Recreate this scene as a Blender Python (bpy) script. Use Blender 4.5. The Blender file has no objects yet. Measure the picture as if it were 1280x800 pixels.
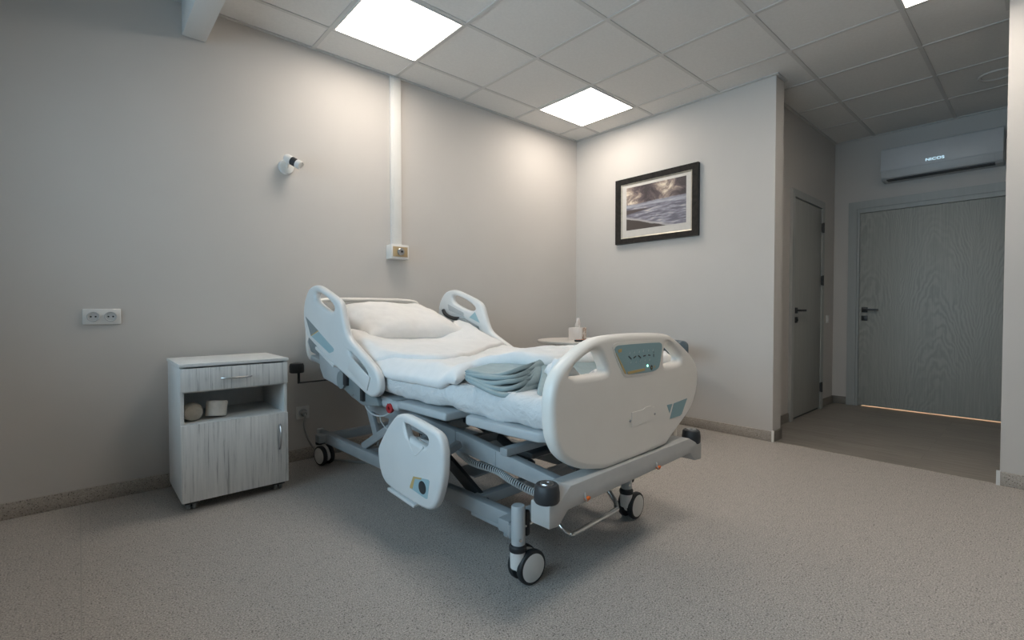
import bpy, bmesh, math, random
from mathutils import Vector, Matrix, noise
random.seed(7)
SC = bpy.context.scene
COL = SC.collection
PI = math.pi
H = 2.732                      # ceiling height

# ------------------------------------------------------------------ materials
def mat(name, color=(.8, .8, .8), rough=.5, metal=0.0, coat=0.0, emis=None, estr=0.0, spec=.5, sheen=0.0):
    m = bpy.data.materials.new(name); m.use_nodes = True
    b = m.node_tree.nodes['Principled BSDF']
    b.inputs['Base Color'].default_value = (*color, 1)
    b.inputs['Roughness'].default_value = rough
    b.inputs['Metallic'].default_value = metal
    b.inputs['Coat Weight'].default_value = coat
    b.inputs['Specular IOR Level'].default_value = spec
    b.inputs['Sheen Weight'].default_value = sheen
    if emis:
        b.inputs['Emission Color'].default_value = (*emis, 1)
        b.inputs['Emission Strength'].default_value = estr
    return m

def nodes(m):
    nt = m.node_tree
    return nt, nt.nodes, nt.links, nt.nodes['Principled BSDF']

def coords(nt, scale=(1, 1, 1), rot=(0, 0, 0)):
    t = nt.nodes.new('ShaderNodeTexCoord'); mp = nt.nodes.new('ShaderNodeMapping')
    mp.inputs['Scale'].default_value = scale; mp.inputs['Rotation'].default_value = rot
    nt.links.new(t.outputs['Object'], mp.inputs['Vector'])
    return mp.outputs['Vector']

def noise_tex(nt, vec, scale, detail=4, rough=.5, dist=0):
    n = nt.nodes.new('ShaderNodeTexNoise')
    n.inputs['Scale'].default_value = scale; n.inputs['Detail'].default_value = detail
    n.inputs['Roughness'].default_value = rough; n.inputs['Distortion'].default_value = dist
    nt.links.new(vec, n.inputs['Vector'])
    return n.outputs['Fac']

def ramp(nt, fac, stops, const=False):
    r = nt.nodes.new('ShaderNodeValToRGB')
    e = r.color_ramp.elements
    while len(e) < len(stops): e.new(.5)
    for el, (p, c) in zip(e, stops):
        el.position = p; el.color = (*c, 1)
    if const: r.color_ramp.interpolation = 'CONSTANT'
    nt.links.new(fac, r.inputs['Fac'])
    return r.outputs['Color']

def mix(nt, a, b, fac, mode='MIX'):
    x = nt.nodes.new('ShaderNodeMix'); x.data_type = 'RGBA'; x.blend_type = mode
    for s, v in ((0, fac), (6, a), (7, b)):
        if hasattr(v, 'is_linked') or hasattr(v, 'links'): nt.links.new(v, x.inputs[s])
        else: x.inputs[s].default_value = v if s == 0 else (*v, 1)
    return x.outputs[2]

def bump(m, fac, strength=.1, dist=.01):
    nt, N, L, b = nodes(m)
    bp = N.new('ShaderNodeBump'); bp.inputs['Strength'].default_value = strength; bp.inputs['Distance'].default_value = dist
    L.new(fac, bp.inputs['Height']); L.new(bp.outputs['Normal'], b.inputs['Normal'])

def grain(m, scale=200, strength=.06, dist=.002):
    nt, N, L, b = nodes(m)
    bump(m, noise_tex(nt, coords(nt), scale, 3), strength, dist)
    return m

def mottled(m, c1, c2, scale, vscale=(1, 1, 1), detail=4, lo=.35, hi=.65):
    nt, N, L, b = nodes(m)
    L.new(ramp(nt, noise_tex(nt, coords(nt, vscale), scale, detail), [(lo, c1), (hi, c2)]), b.inputs['Base Color'])
    return m

M = {}
M['wall'] = grain(mottled(mat('wall_paint', rough=.75, spec=.3), (.552, .532, .508), (.577, .557, .533), 1.3), 380, .05, .002)
M['beam'] = grain(mat('beam_paint', (.66, .66, .65), .7, spec=.3), 300, .05, .002)
M['tile'] = grain(mottled(mat('ceiling_tile', rough=.95, spec=.1), (.72, .71, .69), (.75, .74, .72), 60), 500, .15, .002)
M['tbar'] = mottled(mat('ceiling_bar', rough=.6), (.58, .57, .555), (.60, .59, .575), 5)
M['white_plastic'] = mottled(mat('white_plastic', rough=.38), (.72, .715, .695), (.74, .735, .715), 9)
M['bed_plastic'] = mottled(mat('bed_plastic', rough=.36), (.775, .75, .705), (.795, .77, .725), 7)
M['rail_plastic'] = mottled(mat('rail_plastic', rough=.34), (.66, .675, .675), (.685, .70, .70), 7)
M['grey_metal'] = grain(mottled(mat('grey_metal', rough=.42), (.30, .325, .34), (.33, .352, .366), 11), 400, .04, .001)
M['light_grey_metal'] = grain(mottled(mat('light_grey_metal', rough=.42), (.42, .45, .465), (.45, .475, .49), 11), 400, .04, .001)
M['silver_beam'] = grain(mottled(mat('silver_beam', rough=.45), (.42, .425, .42), (.45, .452, .445), 14), 500, .06, .001)
M['dark_metal'] = mottled(mat('dark_metal', rough=.5), (.035, .04, .045), (.055, .06, .065), 9)
M['black'] = mottled(mat('black_rubber', rough=.55), (.016, .018, .02), (.024, .026, .029), 20)
M['bumper'] = mottled(mat('bumper_rubber', rough=.5), (.026, .029, .033), (.036, .039, .043), 20)
M['chrome'] = mottled(mat('chrome', rough=.16, metal=1), (.72, .71, .69), (.78, .77, .75), 15)
M['steel'] = mottled(mat('satin_steel', rough=.34, metal=1), (.42, .42, .42), (.48, .48, .48), 15)
M['dark_steel'] = mottled(mat('dark_steel', rough=.4, metal=.6), (.05, .05, .05), (.07, .07, .07), 15)
M['teal'] = mottled(mat('teal_film', rough=.35), (.235, .375, .41), (.25, .39, .425), 12)
M['teal_light'] = mottled(mat('pale_teal_film', rough=.35), (.30, .46, .51), (.32, .48, .53), 12)
M['slate_film'] = mottled(mat('slate_film', rough=.4), (.21, .245, .255), (.23, .265, .275), 12)
M['yellow'] = mottled(mat('ochre_print', rough=.4), (.50, .36, .14), (.54, .40, .17), 30)
M['print_dark'] = mottled(mat('dark_print', rough=.4), (.02, .03, .035), (.035, .04, .045), 30)
M['print_pale'] = mottled(mat('pale_print', rough=.4), (.42, .55, .57), (.47, .59, .61), 30)
M['green_led'] = mat('green_led', (.3, .9, .6), .4, emis=(.25, 1, .6), estr=2.5)
M['orange'] = mottled(mat('orange_plastic', rough=.4), (.72, .16, .02), (.78, .19, .03), 20)
M['red'] = mottled(mat('red_plastic', rough=.4), (.38, .02, .025), (.45, .03, .035), 20)
M['cable'] = mottled(mat('coil_cable', rough=.45), (.50, .53, .54), (.56, .59, .60), 30)
M['cord'] = mottled(mat('grey_cord', rough=.5), (.30, .30, .29), (.34, .34, .33), 30)
M['beige'] = mottled(mat('beige_plate', rough=.45), (.42, .31, .17), (.47, .35, .20), 12)
M['frame_black'] = mottled(mat('frame_black', rough=.35, spec=.2), (.014, .013, .013), (.026, .024, .022), 30, (1, 1, 1))
M['silver_line'] = mottled(mat('silver_liner', rough=.4, metal=.4), (.40, .37, .31), (.48, .45, .39), 30)
M['mat_board'] = mottled(mat('mat_board', rough=.8), (.56, .545, .515), (.59, .57, .54), 40)
M['ac_white'] = mottled(mat('ac_plastic', rough=.4), (.50, .52, .54), (.53, .55, .57), 6)
M['ac_lower'] = mottled(mat('ac_lower_plastic', rough=.4), (.44, .46, .475), (.47, .49, .505), 6)
M['ac_text'] = mat('ac_display', (.5, .7, .8), .4, emis=(.62, .86, 1), estr=.42)
M['table_top'] = grain(mottled(mat('table_white', rough=.35), (.60, .575, .535), (.64, .61, .57), 20), 200, .02)
M['chair_fabric'] = grain(mottled(mat('teal_grey_fabric', rough=.85, sheen=.2), (.085, .115, .13), (.11, .14, .155), 90), 500, .3, .002)
M['tissue'] = grain(mat('tissue_paper', (.80, .77, .74), .9), 120, .2, .004)
M['foot_clear'] = mottled(mat('clear_grey_wheel', rough=.3), (.28, .29, .29), (.34, .35, .35), 30)
M['roll_white'] = grain(mottled(mat('roll_paper', rough=.9), (.62, .59, .54), (.67, .64, .59), 60), 300, .2, .003)
M['roll_tan'] = grain(mottled(mat('bandage_tan', rough=.9), (.40, .37, .31), (.46, .42, .36), 90), 300, .4, .003)

def fabric(name, c1, c2, wrinkle=.25, wscale=9):
    m = mat(name, c1, .85, sheen=.15, spec=.2)
    nt, N, L, b = nodes(m)
    v = coords(nt)
    L.new(ramp(nt, noise_tex(nt, v, 25, 4), [(.35, c1), (.65, c2)]), b.inputs['Base Color'])
    bump(m, noise_tex(nt, v, wscale, 5, .55, .6), wrinkle, .02)
    return m
M['linen'] = fabric('white_linen', (.73, .73, .725), (.76, .755, .75))
M['pillow'] = fabric('pillow_linen', (.775, .765, .75), (.80, .79, .775), .18, 7)
M['sheet'] = fabric('sheet_linen', (.60, .61, .615), (.64, .65, .655), .9, 14)
M['blanket'] = fabric('sage_blanket', (.29, .36, .372), (.325, .395, .408), .18, 14)

# floor: speckled vinyl
def speckle(name, base1, base2, dark, light, sp1=.62):
    m = mat(name, base1, .52, spec=.35)
    nt, N, L, b = nodes(m); v = coords(nt)
    c = ramp(nt, noise_tex(nt, v, 22, 3, .6), [(.3, base1), (.7, base2)])
    f1 = ramp(nt, noise_tex(nt, v, 195, 2, .5), [(.38, dark), (.46, (.5, .5, .5)), (.54, (.5, .5, .5)), (.62, light)])
    c = mix(nt, c, f1, sp1, 'OVERLAY')
    f2 = ramp(nt, noise_tex(nt, v, 420, 2, .5), [(.36, dark), (.45, (.5, .5, .5)), (.58, (.5, .5, .5)), (.66, light)])
    c = mix(nt, c, f2, sp1, 'OVERLAY')
    # sparse dark flecks
    vo = N.new('ShaderNodeTexVoronoi'); vo.inputs['Scale'].default_value = 95; L.new(v, vo.inputs['Vector'])
    fl = ramp(nt, vo.outputs['Distance'], [(0.0, (1, 1, 1)), (.20, (1, 1, 1)), (.28, (0, 0, 0))])
    sel = ramp(nt, vo.outputs['Color'], [(.0, (0, 0, 0)), (.58, (0, 0, 0)), (.60, (1, 1, 1))])
    k = mix(nt, fl, sel, 1.0, 'MULTIPLY')
    c2 = mix(nt, c, dark, 0.0)
    x = N.new('ShaderNodeMix'); x.data_type = 'RGBA'
    sp = N.new('ShaderNodeMath'); sp.operation = 'MULTIPLY'; sp.inputs[1].default_value = .75
    L.new(k, sp.inputs[0]); L.new(sp.outputs[0], x.inputs[0]); L.new(c2, x.inputs[6]); x.inputs[7].default_value = (.07, .065, .06, 1)
    L.new(x.outputs[2], b.inputs['Base Color'])
    bump(m, noise_tex(nt, v, 150, 3), .015, .001)
    return m
M['floor'] = speckle('floor_vinyl', (.392, .368, .345), (.432, .406, .381), (.2, .19, .18), (.80, .79, .78))
M['skirting'] = speckle('skirting_vinyl', (.37, .34, .305), (.41, .377, .34), (.3, .29, .28), (.75, .74, .73), .4)

# corridor planks
def planks():
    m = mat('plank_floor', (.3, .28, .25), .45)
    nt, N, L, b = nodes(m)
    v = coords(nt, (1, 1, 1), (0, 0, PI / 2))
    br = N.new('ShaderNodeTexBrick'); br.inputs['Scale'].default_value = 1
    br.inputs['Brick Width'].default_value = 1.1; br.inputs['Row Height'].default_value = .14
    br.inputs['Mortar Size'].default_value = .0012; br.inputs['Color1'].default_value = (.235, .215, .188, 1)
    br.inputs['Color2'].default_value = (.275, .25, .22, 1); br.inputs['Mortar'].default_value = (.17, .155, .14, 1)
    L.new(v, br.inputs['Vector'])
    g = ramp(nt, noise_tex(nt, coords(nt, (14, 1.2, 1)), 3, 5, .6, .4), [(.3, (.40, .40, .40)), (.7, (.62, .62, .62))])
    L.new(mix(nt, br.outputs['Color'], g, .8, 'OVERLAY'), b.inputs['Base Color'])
    return m
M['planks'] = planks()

# limed wood of the bedside cabinet: pale with vertical grey streaks
def limed():
    m = mat('limed_wood', (.6, .6, .6), .5)
    nt, N, L, b = nodes(m)
    a = noise_tex(nt, coords(nt, (44, 44, 1.7)), 1.6, 5, .65, .3)
    c = ramp(nt, a, [(.33, (.33, .34, .345)), (.43, (.62, .63, .625)), (.6, (.72, .725, .715))])
    a2 = noise_tex(nt, coords(nt, (9, 9, .35)), 1.3, 3, .5)
    c = mix(nt, c, ramp(nt, a2, [(.3, (.44, .44, .44)), (.7, (.56, .56, .56))]), .6, 'OVERLAY')
    L.new(c, b.inputs['Base Color'])
    bump(m, a, .08, .002)
    return m
M['limed'] = limed()
M['limed_plain'] = grain(mottled(mat('limed_plain', rough=.5), (.64, .65, .645), (.68, .69, .685), 12, (4, 4, 1)), 100, .03)

# oak door with cathedral figure
def oak(name, c1, c2, axis):
    m = mat(name, c1, .5)
    nt, N, L, b = nodes(m)
    t_ = N.new('ShaderNodeTexCoord'); sx = N.new('ShaderNodeSeparateXYZ'); L.new(t_.outputs['Object'], sx.inputs[0])
    def mth(op, *args):
        n_ = N.new('ShaderNodeMath'); n_.operation = op
        for i_, q in enumerate(args):
            if hasattr(q, 'is_linked'): L.new(q, n_.inputs[i_])
            else: n_.inputs[i_].default_value = q
        return n_.outputs[0]
    yy = mth('PINGPONG', mth('ADD', sx.outputs['Y'], 2.6), .27)
    n1 = noise_tex(nt, coords(nt, (1, 1, .45)), 5, 3, .55)
    par = mth('MULTIPLY_ADD', mth('MULTIPLY', yy, yy), 9.0, mth('MULTIPLY', sx.outputs['Z'], .55))
    ph = mth('MULTIPLY', mth('MULTIPLY_ADD', n1, .55, par), 85.0)
    msk = ramp(nt, noise_tex(nt, coords(nt, (1, 1, .6)), 2.4, 2), [(.44, (.15, .15, .15)), (.60, (1, 1, 1))])
    sn = mth('MULTIPLY', mth('SINE', ph), msk)
    class _S: outputs = [sn]
    s = _S
    fine = noise_tex(nt, coords(nt, (60, 60, 1.5)), 2, 4, .6)
    ad = N.new('ShaderNodeMath'); ad.operation = 'MULTIPLY_ADD'; ad.inputs[1].default_value = .22
    L.new(s.outputs[0], ad.inputs[0]); L.new(fine, ad.inputs[2])
    L.new(ramp(nt, ad.outputs[0], [(.3, c1), (.72, c2)]), b.inputs['Base Color'])
    bump(m, ad.outputs[0], .25, .003)
    return m
M['oak'] = oak('pale_oak', (.42, .425, .395), (.325, .335, .31), 'y')
M['door_plain'] = grain(mottled(mat('door_paint', rough=.45), (.33, .335, .315), (.36, .365, .345), 4, (8, 8, .6)), 90, .05)
M['casing'] = grain(mottled(mat('casing_paint', rough=.45), (.36, .375, .365), (.39, .405, .395), 4, (8, 8, .6)), 90, .05)

# the beach print: sky with clouds, surf, wet sand
def beach():
    m = mat('beach_print', rough=.3, coat=.2)
    nt, N, L, b = nodes(m)
    t = N.new('ShaderNodeTexCoord'); se = N.new('ShaderNodeSeparateXYZ'); L.new(t.outputs['Generated'], se.inputs[0])
    # Generated: Y runs 0..1 towards the room corner, Z runs 0..1 upwards
    def mth(op, a, b_=None, c_=None):
        n_ = N.new('ShaderNodeMath'); n_.operation = op
        for i_, q in enumerate((a, b_, c_)):
            if q is None: continue
            if hasattr(q, 'is_linked'): L.new(q, n_.inputs[i_])
            else: n_.inputs[i_].default_value = q
        return n_.outputs[0]
    a = mth('SUBTRACT', 1.0, se.outputs['Y']); z = se.outputs['Z']
    nz_ = noise_tex(nt, coords(nt, (1, 1, 1.6)), 9, 5, .6, .5)
    wob = mth('MULTIPLY_ADD', nz_, .06, -.03)
    n2 = noise_tex(nt, coords(nt, (1, 1, 1.5)), 7.5, 8, .66, .9)
    glow = mth('MULTIPLY_ADD', mth('ABSOLUTE', mth('SUBTRACT', a, .66)), -.9, .16)        # bright break in the clouds right of the middle
    cl = mth('ADD', n2, mth('MAXIMUM', glow, mth('MULTIPLY_ADD', a, -.7, .13)))
    sky = ramp(nt, cl, [(.36, (.055, .045, .05)), (.5, (.12, .095, .10)), (.62, (.34, .275, .235)), (.72, (.68, .60, .49))])
    streak = noise_tex(nt, coords(nt, (1, 2, 14)), 4, 4, .55, .3)
    wet = ramp(nt, mth('ADD', streak, mth('MULTIPLY', mth('ABSOLUTE', mth('SUBTRACT', a, .6)), -.18)), [(.36, (.13, .125, .16)), (.5, (.24, .24, .29)), (.58, (.36, .36, .41)), (.66, (.55, .51, .48))])
    c_ = mix(nt, wet, sky, ramp(nt, mth('ADD', mth('MULTIPLY_ADD', a, -.03, z), wob), [(.575, (0, 0, 0)), (.605, (1, 1, 1))]))
    surf = mth('ABSOLUTE', mth('SUBTRACT', mth('ADD', z, wob), .555))
    c_ = mix(nt, c_, (.42, .44, .50), ramp(nt, surf, [(.0, (.8, .8, .8)), (.05, (0, 0, 0))]))
    bar_ = mth('ADD', mth('ABSOLUTE', mth('SUBTRACT', mth('MULTIPLY_ADD', a, -.08, z), .42)), mth('MULTIPLY', a, .12))
    c_ = mix(nt, c_, (.075, .062, .06), ramp(nt, bar_, [(.045, (1, 1, 1)), (.06, (0, 0, 0))]))
    edge = mth('ADD', mth('MULTIPLY_ADD', a, .40, z), wob)
    c_ = mix(nt, c_, (.50, .48, .48), ramp(nt, edge, [(.28, (1, 1, 1)), (.34, (0, 0, 0))]))
    c_ = mix(nt, c_, (.07, .058, .053), ramp(nt, edge, [(.265, (1, 1, 1)), (.29, (0, 0, 0))]))
    L.new(c_, b.inputs['Base Color'])
    return m
M['beach'] = beach()

def boxprint():
    m = mat('tissue_box_print', rough=.45)
    nt, N, L, b = nodes(m)
    n = noise_tex(nt, coords(nt), 26, 3, .6, .5)
    L.new(ramp(nt, n, [(.36, (.10, .08, .07)), (.43, (.45, .30, .22)), (.50, (.66, .60, .55)), (.6, (.72, .68, .64))]), b.inputs['Base Color'])
    return m
M['boxprint'] = boxprint()
M['boxpale'] = mottled(mat('tissue_box_side', rough=.5), (.62, .56, .52), (.68, .63, .59), 14)

def glass():
    m = bpy.data.materials.new('window_glass'); m.use_nodes = True
    nt = m.node_tree; nt.nodes.clear()
    o = nt.nodes.new('ShaderNodeOutputMaterial'); t = nt.nodes.new('ShaderNodeBsdfTransparent'); g = nt.nodes.new('ShaderNodeBsdfGlossy')
    g.inputs['Roughness'].default_value = .02
    f = nt.nodes.new('ShaderNodeFresnel'); f.inputs['IOR'].default_value = 1.45
    x = nt.nodes.new('ShaderNodeMixShader')
    nt.links.new(f.outputs[0], x.inputs[0]); nt.links.new(t.outputs[0], x.inputs[1]); nt.links.new(g.outputs[0], x.inputs[2]); nt.links.new(x.outputs[0], o.inputs[0])
    return m
M['glass'] = glass()

PANEL_STRENGTH = 6.6
M['panel'] = mat('lit_panel', (.9, .9, .9), .5, emis=(1, .885, .77), estr=PANEL_STRENGTH)

# ------------------------------------------------------------------ mesh helpers
class MB:
    """collects shapes into one bmesh"""
    def __init__(s): s.b = bmesh.new(); s.mi = 0
    def _new(s, before):
        for f in s.b.faces:
            if f not in before: f.material_index = s.mi
    def mesh_from(s, verts, faces):
        vs = [s.b.verts.new(v) for v in verts]
        for f in faces:
            try:
                fc = s.b.faces.new([vs[i] for i in f]); fc.material_index = s.mi; fc.smooth = True
            except ValueError: pass
        return vs
    def box(s, lo, hi, bev=0, seg=2, mtx=None):
        t = bmesh.new(); bmesh.ops.create_cube(t, size=1)
        for v in t.verts:
            v.co = Vector([lo[i] + (v.co[i] + .5) * (hi[i] - lo[i]) for i in range(3)])
        if bev: bmesh.ops.bevel(t, geom=list(t.edges), offset=bev, segments=seg, affect='EDGES', profile=.5)
        s._merge(t, mtx); return s
    def prism(s, pts, lo, hi, plane='uz', bev=0, seg=2, mtx=None):
        """polygon pts in a plane, extruded along the remaining axis"""
        t = bmesh.new()
        def P(a, b, c):
            return {'xz': (a, c, b), 'yz': (c, a, b), 'xy': (a, b, c)}[plane]
        lov = [t.verts.new(P(a, b, lo)) for a, b in pts]; hiv = [t.verts.new(P(a, b, hi)) for a, b in pts]
        n = len(pts)
        t.faces.new(lov); t.faces.new(hiv[::-1])
        for i in range(n): t.faces.new([lov[i], hiv[i], hiv[(i + 1) % n], lov[(i + 1) % n]])
        bmesh.ops.recalc_face_normals(t, faces=list(t.faces))
        if bev: bmesh.ops.bevel(t, geom=list(t.edges), offset=bev, segments=seg, affect='EDGES', profile=.5)
        s._merge(t, mtx); return s
    def bar(s, p, q, w, h, bev=.004, up=(0, 0, 1)):
        """rectangular bar from p to q"""
        p, q = Vector(p), Vector(q); d = q - p; L = d.length; d.normalize()
        up = Vector(up); x = d.cross(up)
        if x.length < 1e-4: x = d.cross(Vector((1, 0, 0)))
        x.normalize(); z = x.cross(d)
        m = Matrix(((x.x, d.x, z.x, p.x), (x.y, d.y, z.y, p.y), (x.z, d.z, z.z, p.z), (0, 0, 0, 1)))
        s.box((-w / 2, 0, -h / 2), (w / 2, L, h / 2), bev, 2, m); return s
    def tube(s, pts, r, n=12, caps=True, closed=False):
        pts = [Vector(p) for p in pts]; rs = r if isinstance(r, (list, tuple)) else [r] * len(pts)
        N = len(pts); tang = []
        for i in range(N):
            a = pts[(i - 1) % N] if (closed or i > 0) else pts[i]
            b = pts[(i + 1) % N] if (closed or i < N - 1) else pts[i]
            tang.append((b - a).normalized())
        ref = Vector((0, 0, 1)) if abs(tang[0].z) < .9 else Vector((1, 0, 0))
        nx = tang[0].cross(ref).normalized(); rings = []
        for i in range(N):
            nx = (nx - tang[i] * nx.dot(tang[i])).normalized(); ny = tang[i].cross(nx)
            rings.append([s.b.verts.new(pts[i] + (nx * math.cos(2 * PI * k / n) + ny * math.sin(2 * PI * k / n)) * rs[i]) for k in range(n)])
        for i in range(N if closed else N - 1):
            A, B = rings[i], rings[(i + 1) % N]
            for k in range(n):
                f = s.b.faces.new([A[k], A[(k + 1) % n], B[(k + 1) % n], B[k]]); f.material_index = s.mi; f.smooth = True
        if caps and not closed:
            for rg in (rings[0][::-1], rings[-1]):
                f = s.b.faces.new(rg); f.material_index = s.mi
        return s
    def lathe(s, prof, center=(0, 0, 0), axis=(0, 0, 1), n=28):
        """prof: list of (radius, height) revolved about axis"""
        c = Vector(center); a = Vector(axis).normalized()
        x = a.cross(Vector((0, 0, 1)) if abs(a.z) < .9 else Vector((1, 0, 0))).normalized(); y = a.cross(x)
        rings = []
        for r, h in prof:
            if r < 1e-6: rings.append([s.b.verts.new(c + a * h)])
            else: rings.append([s.b.verts.new(c + a * h + (x * math.cos(2 * PI * k / n) + y * math.sin(2 * PI * k / n)) * r) for k in range(n)])
        for A, B in zip(rings, rings[1:]):
            for k in range(n):
                k2 = (k + 1) % n
                if len(A) == 1 and len(B) == 1: continue
                if len(A) == 1: vs = [A[0], B[k2], B[k]]
                elif len(B) == 1: vs = [A[k], A[k2], B[0]]
                else: vs = [A[k], A[k2], B[k2], B[k]]
                f = s.b.faces.new(vs); f.material_index = s.mi; f.smooth = True
        return s
    def _merge(s, t, mtx=None):
        if mtx is not None: bmesh.ops.transform(t, matrix=mtx, verts=list(t.verts))
        me = bpy.data.meshes.new('tmp'); t.to_mesh(me); t.free()
        before = set(s.b.faces)
        s.b.from_mesh(me); bpy.data.meshes.remove(me)
        s._new(before)
    def add_mesh(s, me, mtx=None):
        t = bmesh.new(); t.from_mesh(me); s._merge(t, mtx); return s
    def build(s, name, mats, parent=None, angle=35, shift=None):
        bmesh.ops.recalc_face_normals(s.b, faces=list(s.b.faces))
        if shift is not None: bmesh.ops.translate(s.b, vec=-Vector(shift), verts=list(s.b.verts))
        me = bpy.data.meshes.new(name); s.b.to_mesh(me); s.b.free()
        for m in (mats if isinstance(mats, (list, tuple)) else [mats]): me.materials.append(m)
        for p in me.polygons: p.use_smooth = True
        me.set_sharp_from_angle(angle=math.radians(angle))
        o = bpy.data.objects.new(name, me); COL.objects.link(o)
        if parent: o.parent = parent
        if shift is not None: o.location = shift
        return o

def tag(o, label=None, cat=None, group=None, kind=None):
    if label: o['label'] = label
    if cat: o['category'] = cat
    if group: o['group'] = group
    if kind: o['kind'] = kind
    return o

def empty(name, loc=(0, 0, 0), rz=0.0, parent=None):
    o = bpy.data.objects.new(name, None); COL.objects.link(o); o.location = loc; o.rotation_euler = (0, 0, rz)
    o.empty_display_size = .05
    if parent: o.parent = parent
    return o

def copy_thing(o, parent=None):
    c = o.copy(); COL.objects.link(c)
    if parent: c.parent = parent
    for ch in list(o.children): copy_thing(ch, c)
    return c

def smooth_poly(pts, it=2, closed=True):
    """Chaikin corner cutting"""
    for _ in range(it):
        out = []; n = len(pts)
        for i in range(n):
            a, b = pts[i], pts[(i + 1) % n]
            out.append((a[0] * .75 + b[0] * .25, a[1] * .75 + b[1] * .25)); out.append((a[0] * .25 + b[0] * .75, a[1] * .25 + b[1] * .75))
        pts = out
    return pts

def plate_mesh(outline, holes, thick, bev, smooth=2, hsmooth=2, res=3):
    """flat plate with holes and rounded edges, in its own xy plane, thickness along z (centred)"""
    cu = bpy.data.curves.new('plate', 'CURVE'); cu.dimensions = '2D'; cu.fill_mode = 'BOTH'
    cu.extrude = max(thick / 2 - bev, 1e-4); cu.bevel_depth = bev; cu.bevel_resolution = res; cu.offset = -bev
    for pts, it in [(outline, smooth)] + [(h, hsmooth) for h in holes]:
        p = smooth_poly(pts, it) if it else pts
        sp = cu.splines.new('POLY'); sp.points.add(len(p) - 1); sp.use_cyclic_u = True
        for k, (a, b) in enumerate(p): sp.points[k].co = (a, b, 0, 1)
    ob = bpy.data.objects.new('plate_tmp', cu); COL.objects.link(ob)
    dg = bpy.context.evaluated_depsgraph_get(); dg.update()
    me = bpy.data.meshes.new_from_object(ob.evaluated_get(dg))
    bpy.data.objects.remove(ob); bpy.data.curves.remove(cu)
    return me
def M_vz(u):      # plate plane (v,z), thickness along u
    return Matrix(((0, 0, 1, u), (1, 0, 0, 0), (0, 1, 0, 0), (0, 0, 0, 1)))
def M_uz(v):      # plate plane (u,z), thickness along v
    return Matrix(((1, 0, 0, 0), (0, 0, 1, v), (0, 1, 0, 0), (0, 0, 0, 1)))

def ellipse(cx, cy, rx, ry, n=24):
    return [(cx + rx * math.cos(2 * PI * k / n), cy + ry * math.sin(2 * PI * k / n)) for k in range(n)]

def fbm(x, y, z=0.0, s=1.0, o=3):
    return sum(noise.noise(Vector((x, y, z)) * s * 2 ** k) / 2 ** k for k in range(o))

def pad(mb, nx, ny, pos, thick, rx, ry, W, L, normal=None, power=.5, nz=None, full=False):
    """soft closed pad: pos(s,t)->mid point, thickness tapering to rounded edges"""
    def samp(n):      # denser toward edges
        return [.5 - .5 * math.cos(PI * i / n) for i in range(n + 1)]
    S, T = samp(nx), samp(ny)
    def pr(d, r):
        x = min(d / r, 1.0); return max(1 - (1 - x) ** 2, 0) ** power
    top, bot = [], []
    for t in T:
        rt, rb = [], []
        for s_ in S:
            p1, p2 = pr(min(s_, 1 - s_) * W, rx), pr(min(t, 1 - t) * L, ry)
            h = thick * .5 * ((p1 * p2) ** .5 * min(p1, p2) ** .25 if full else p1 * p2)
            p = Vector(pos(s_, t)); n = Vector(normal(s_, t)) if normal else Vector((0, 0, 1))
            k = nz(s_, t) if nz else 0
            rt.append(p + n * (h + k * (1 if h > 0 else 0))); rb.append(p - n * h)
        top.append(rt); bot.append(rb)
    vt = [[mb.b.verts.new(p) for p in r] for r in top]
    vb = [[None] * (nx + 1) for _ in range(ny + 1)]
    for j in range(ny + 1):
        for i in range(nx + 1):
            if i in (0, nx) or j in (0, ny): vb[j][i] = vt[j][i]
            else: vb[j][i] = mb.b.verts.new(bot[j][i])
    for j in range(ny):
        for i in range(nx):
            for g, fl in ((vt, 0), (vb, 1)):
                q = [g[j][i], g[j][i + 1], g[j + 1][i + 1], g[j + 1][i]]
                if fl: q = q[::-1]
                if len(set(q)) == 4:
                    try:
                        f = mb.b.faces.new(q); f.material_index = mb.mi; f.smooth = True
                    except ValueError: pass
    return mb

# ------------------------------------------------------------------ camera
F_PX, YAW, PITCH, ROLL = 603.2016, .7313, -.0221, -.001
CAM = Vector((-3.87024, -3.30803, .99794))
fw = Vector((math.sin(YAW) * math.cos(PITCH), math.cos(YAW) * math.cos(PITCH), math.sin(PITCH)))
rt = Vector((math.cos(YAW), -math.sin(YAW), 0)); up = rt.cross(fw)
rt2 = rt * math.cos(ROLL) + up * math.sin(ROLL); up2 = -rt * math.sin(ROLL) + up * math.cos(ROLL)
cam = bpy.data.cameras.new('camera'); co = bpy.data.objects.new('camera', cam); COL.objects.link(co)
cam.sensor_width = 36; cam.lens = F_PX / 1280 * 36; cam.clip_start = .02
co.matrix_world = Matrix(((rt2.x, up2.x, -fw.x, CAM.x), (rt2.y, up2.y, -fw.y, CAM.y), (rt2.z, up2.z, -fw.z, CAM.z), (0, 0, 0, 1)))
SC.camera = co

# ------------------------------------------------------------------ the room
XL, YF = -5.00, -6.60          # left wall, wall behind the camera
E1, E2 = -1.928, -3.133        # the opening to the entrance lobby
WT = .16                       # thickness of the right wall
YC, XB, YR = -1.766, 2.11, -3.30   # lobby: left wall, back wall, right wall
def S(o): o['kind'] = 'structure'; return o

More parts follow.
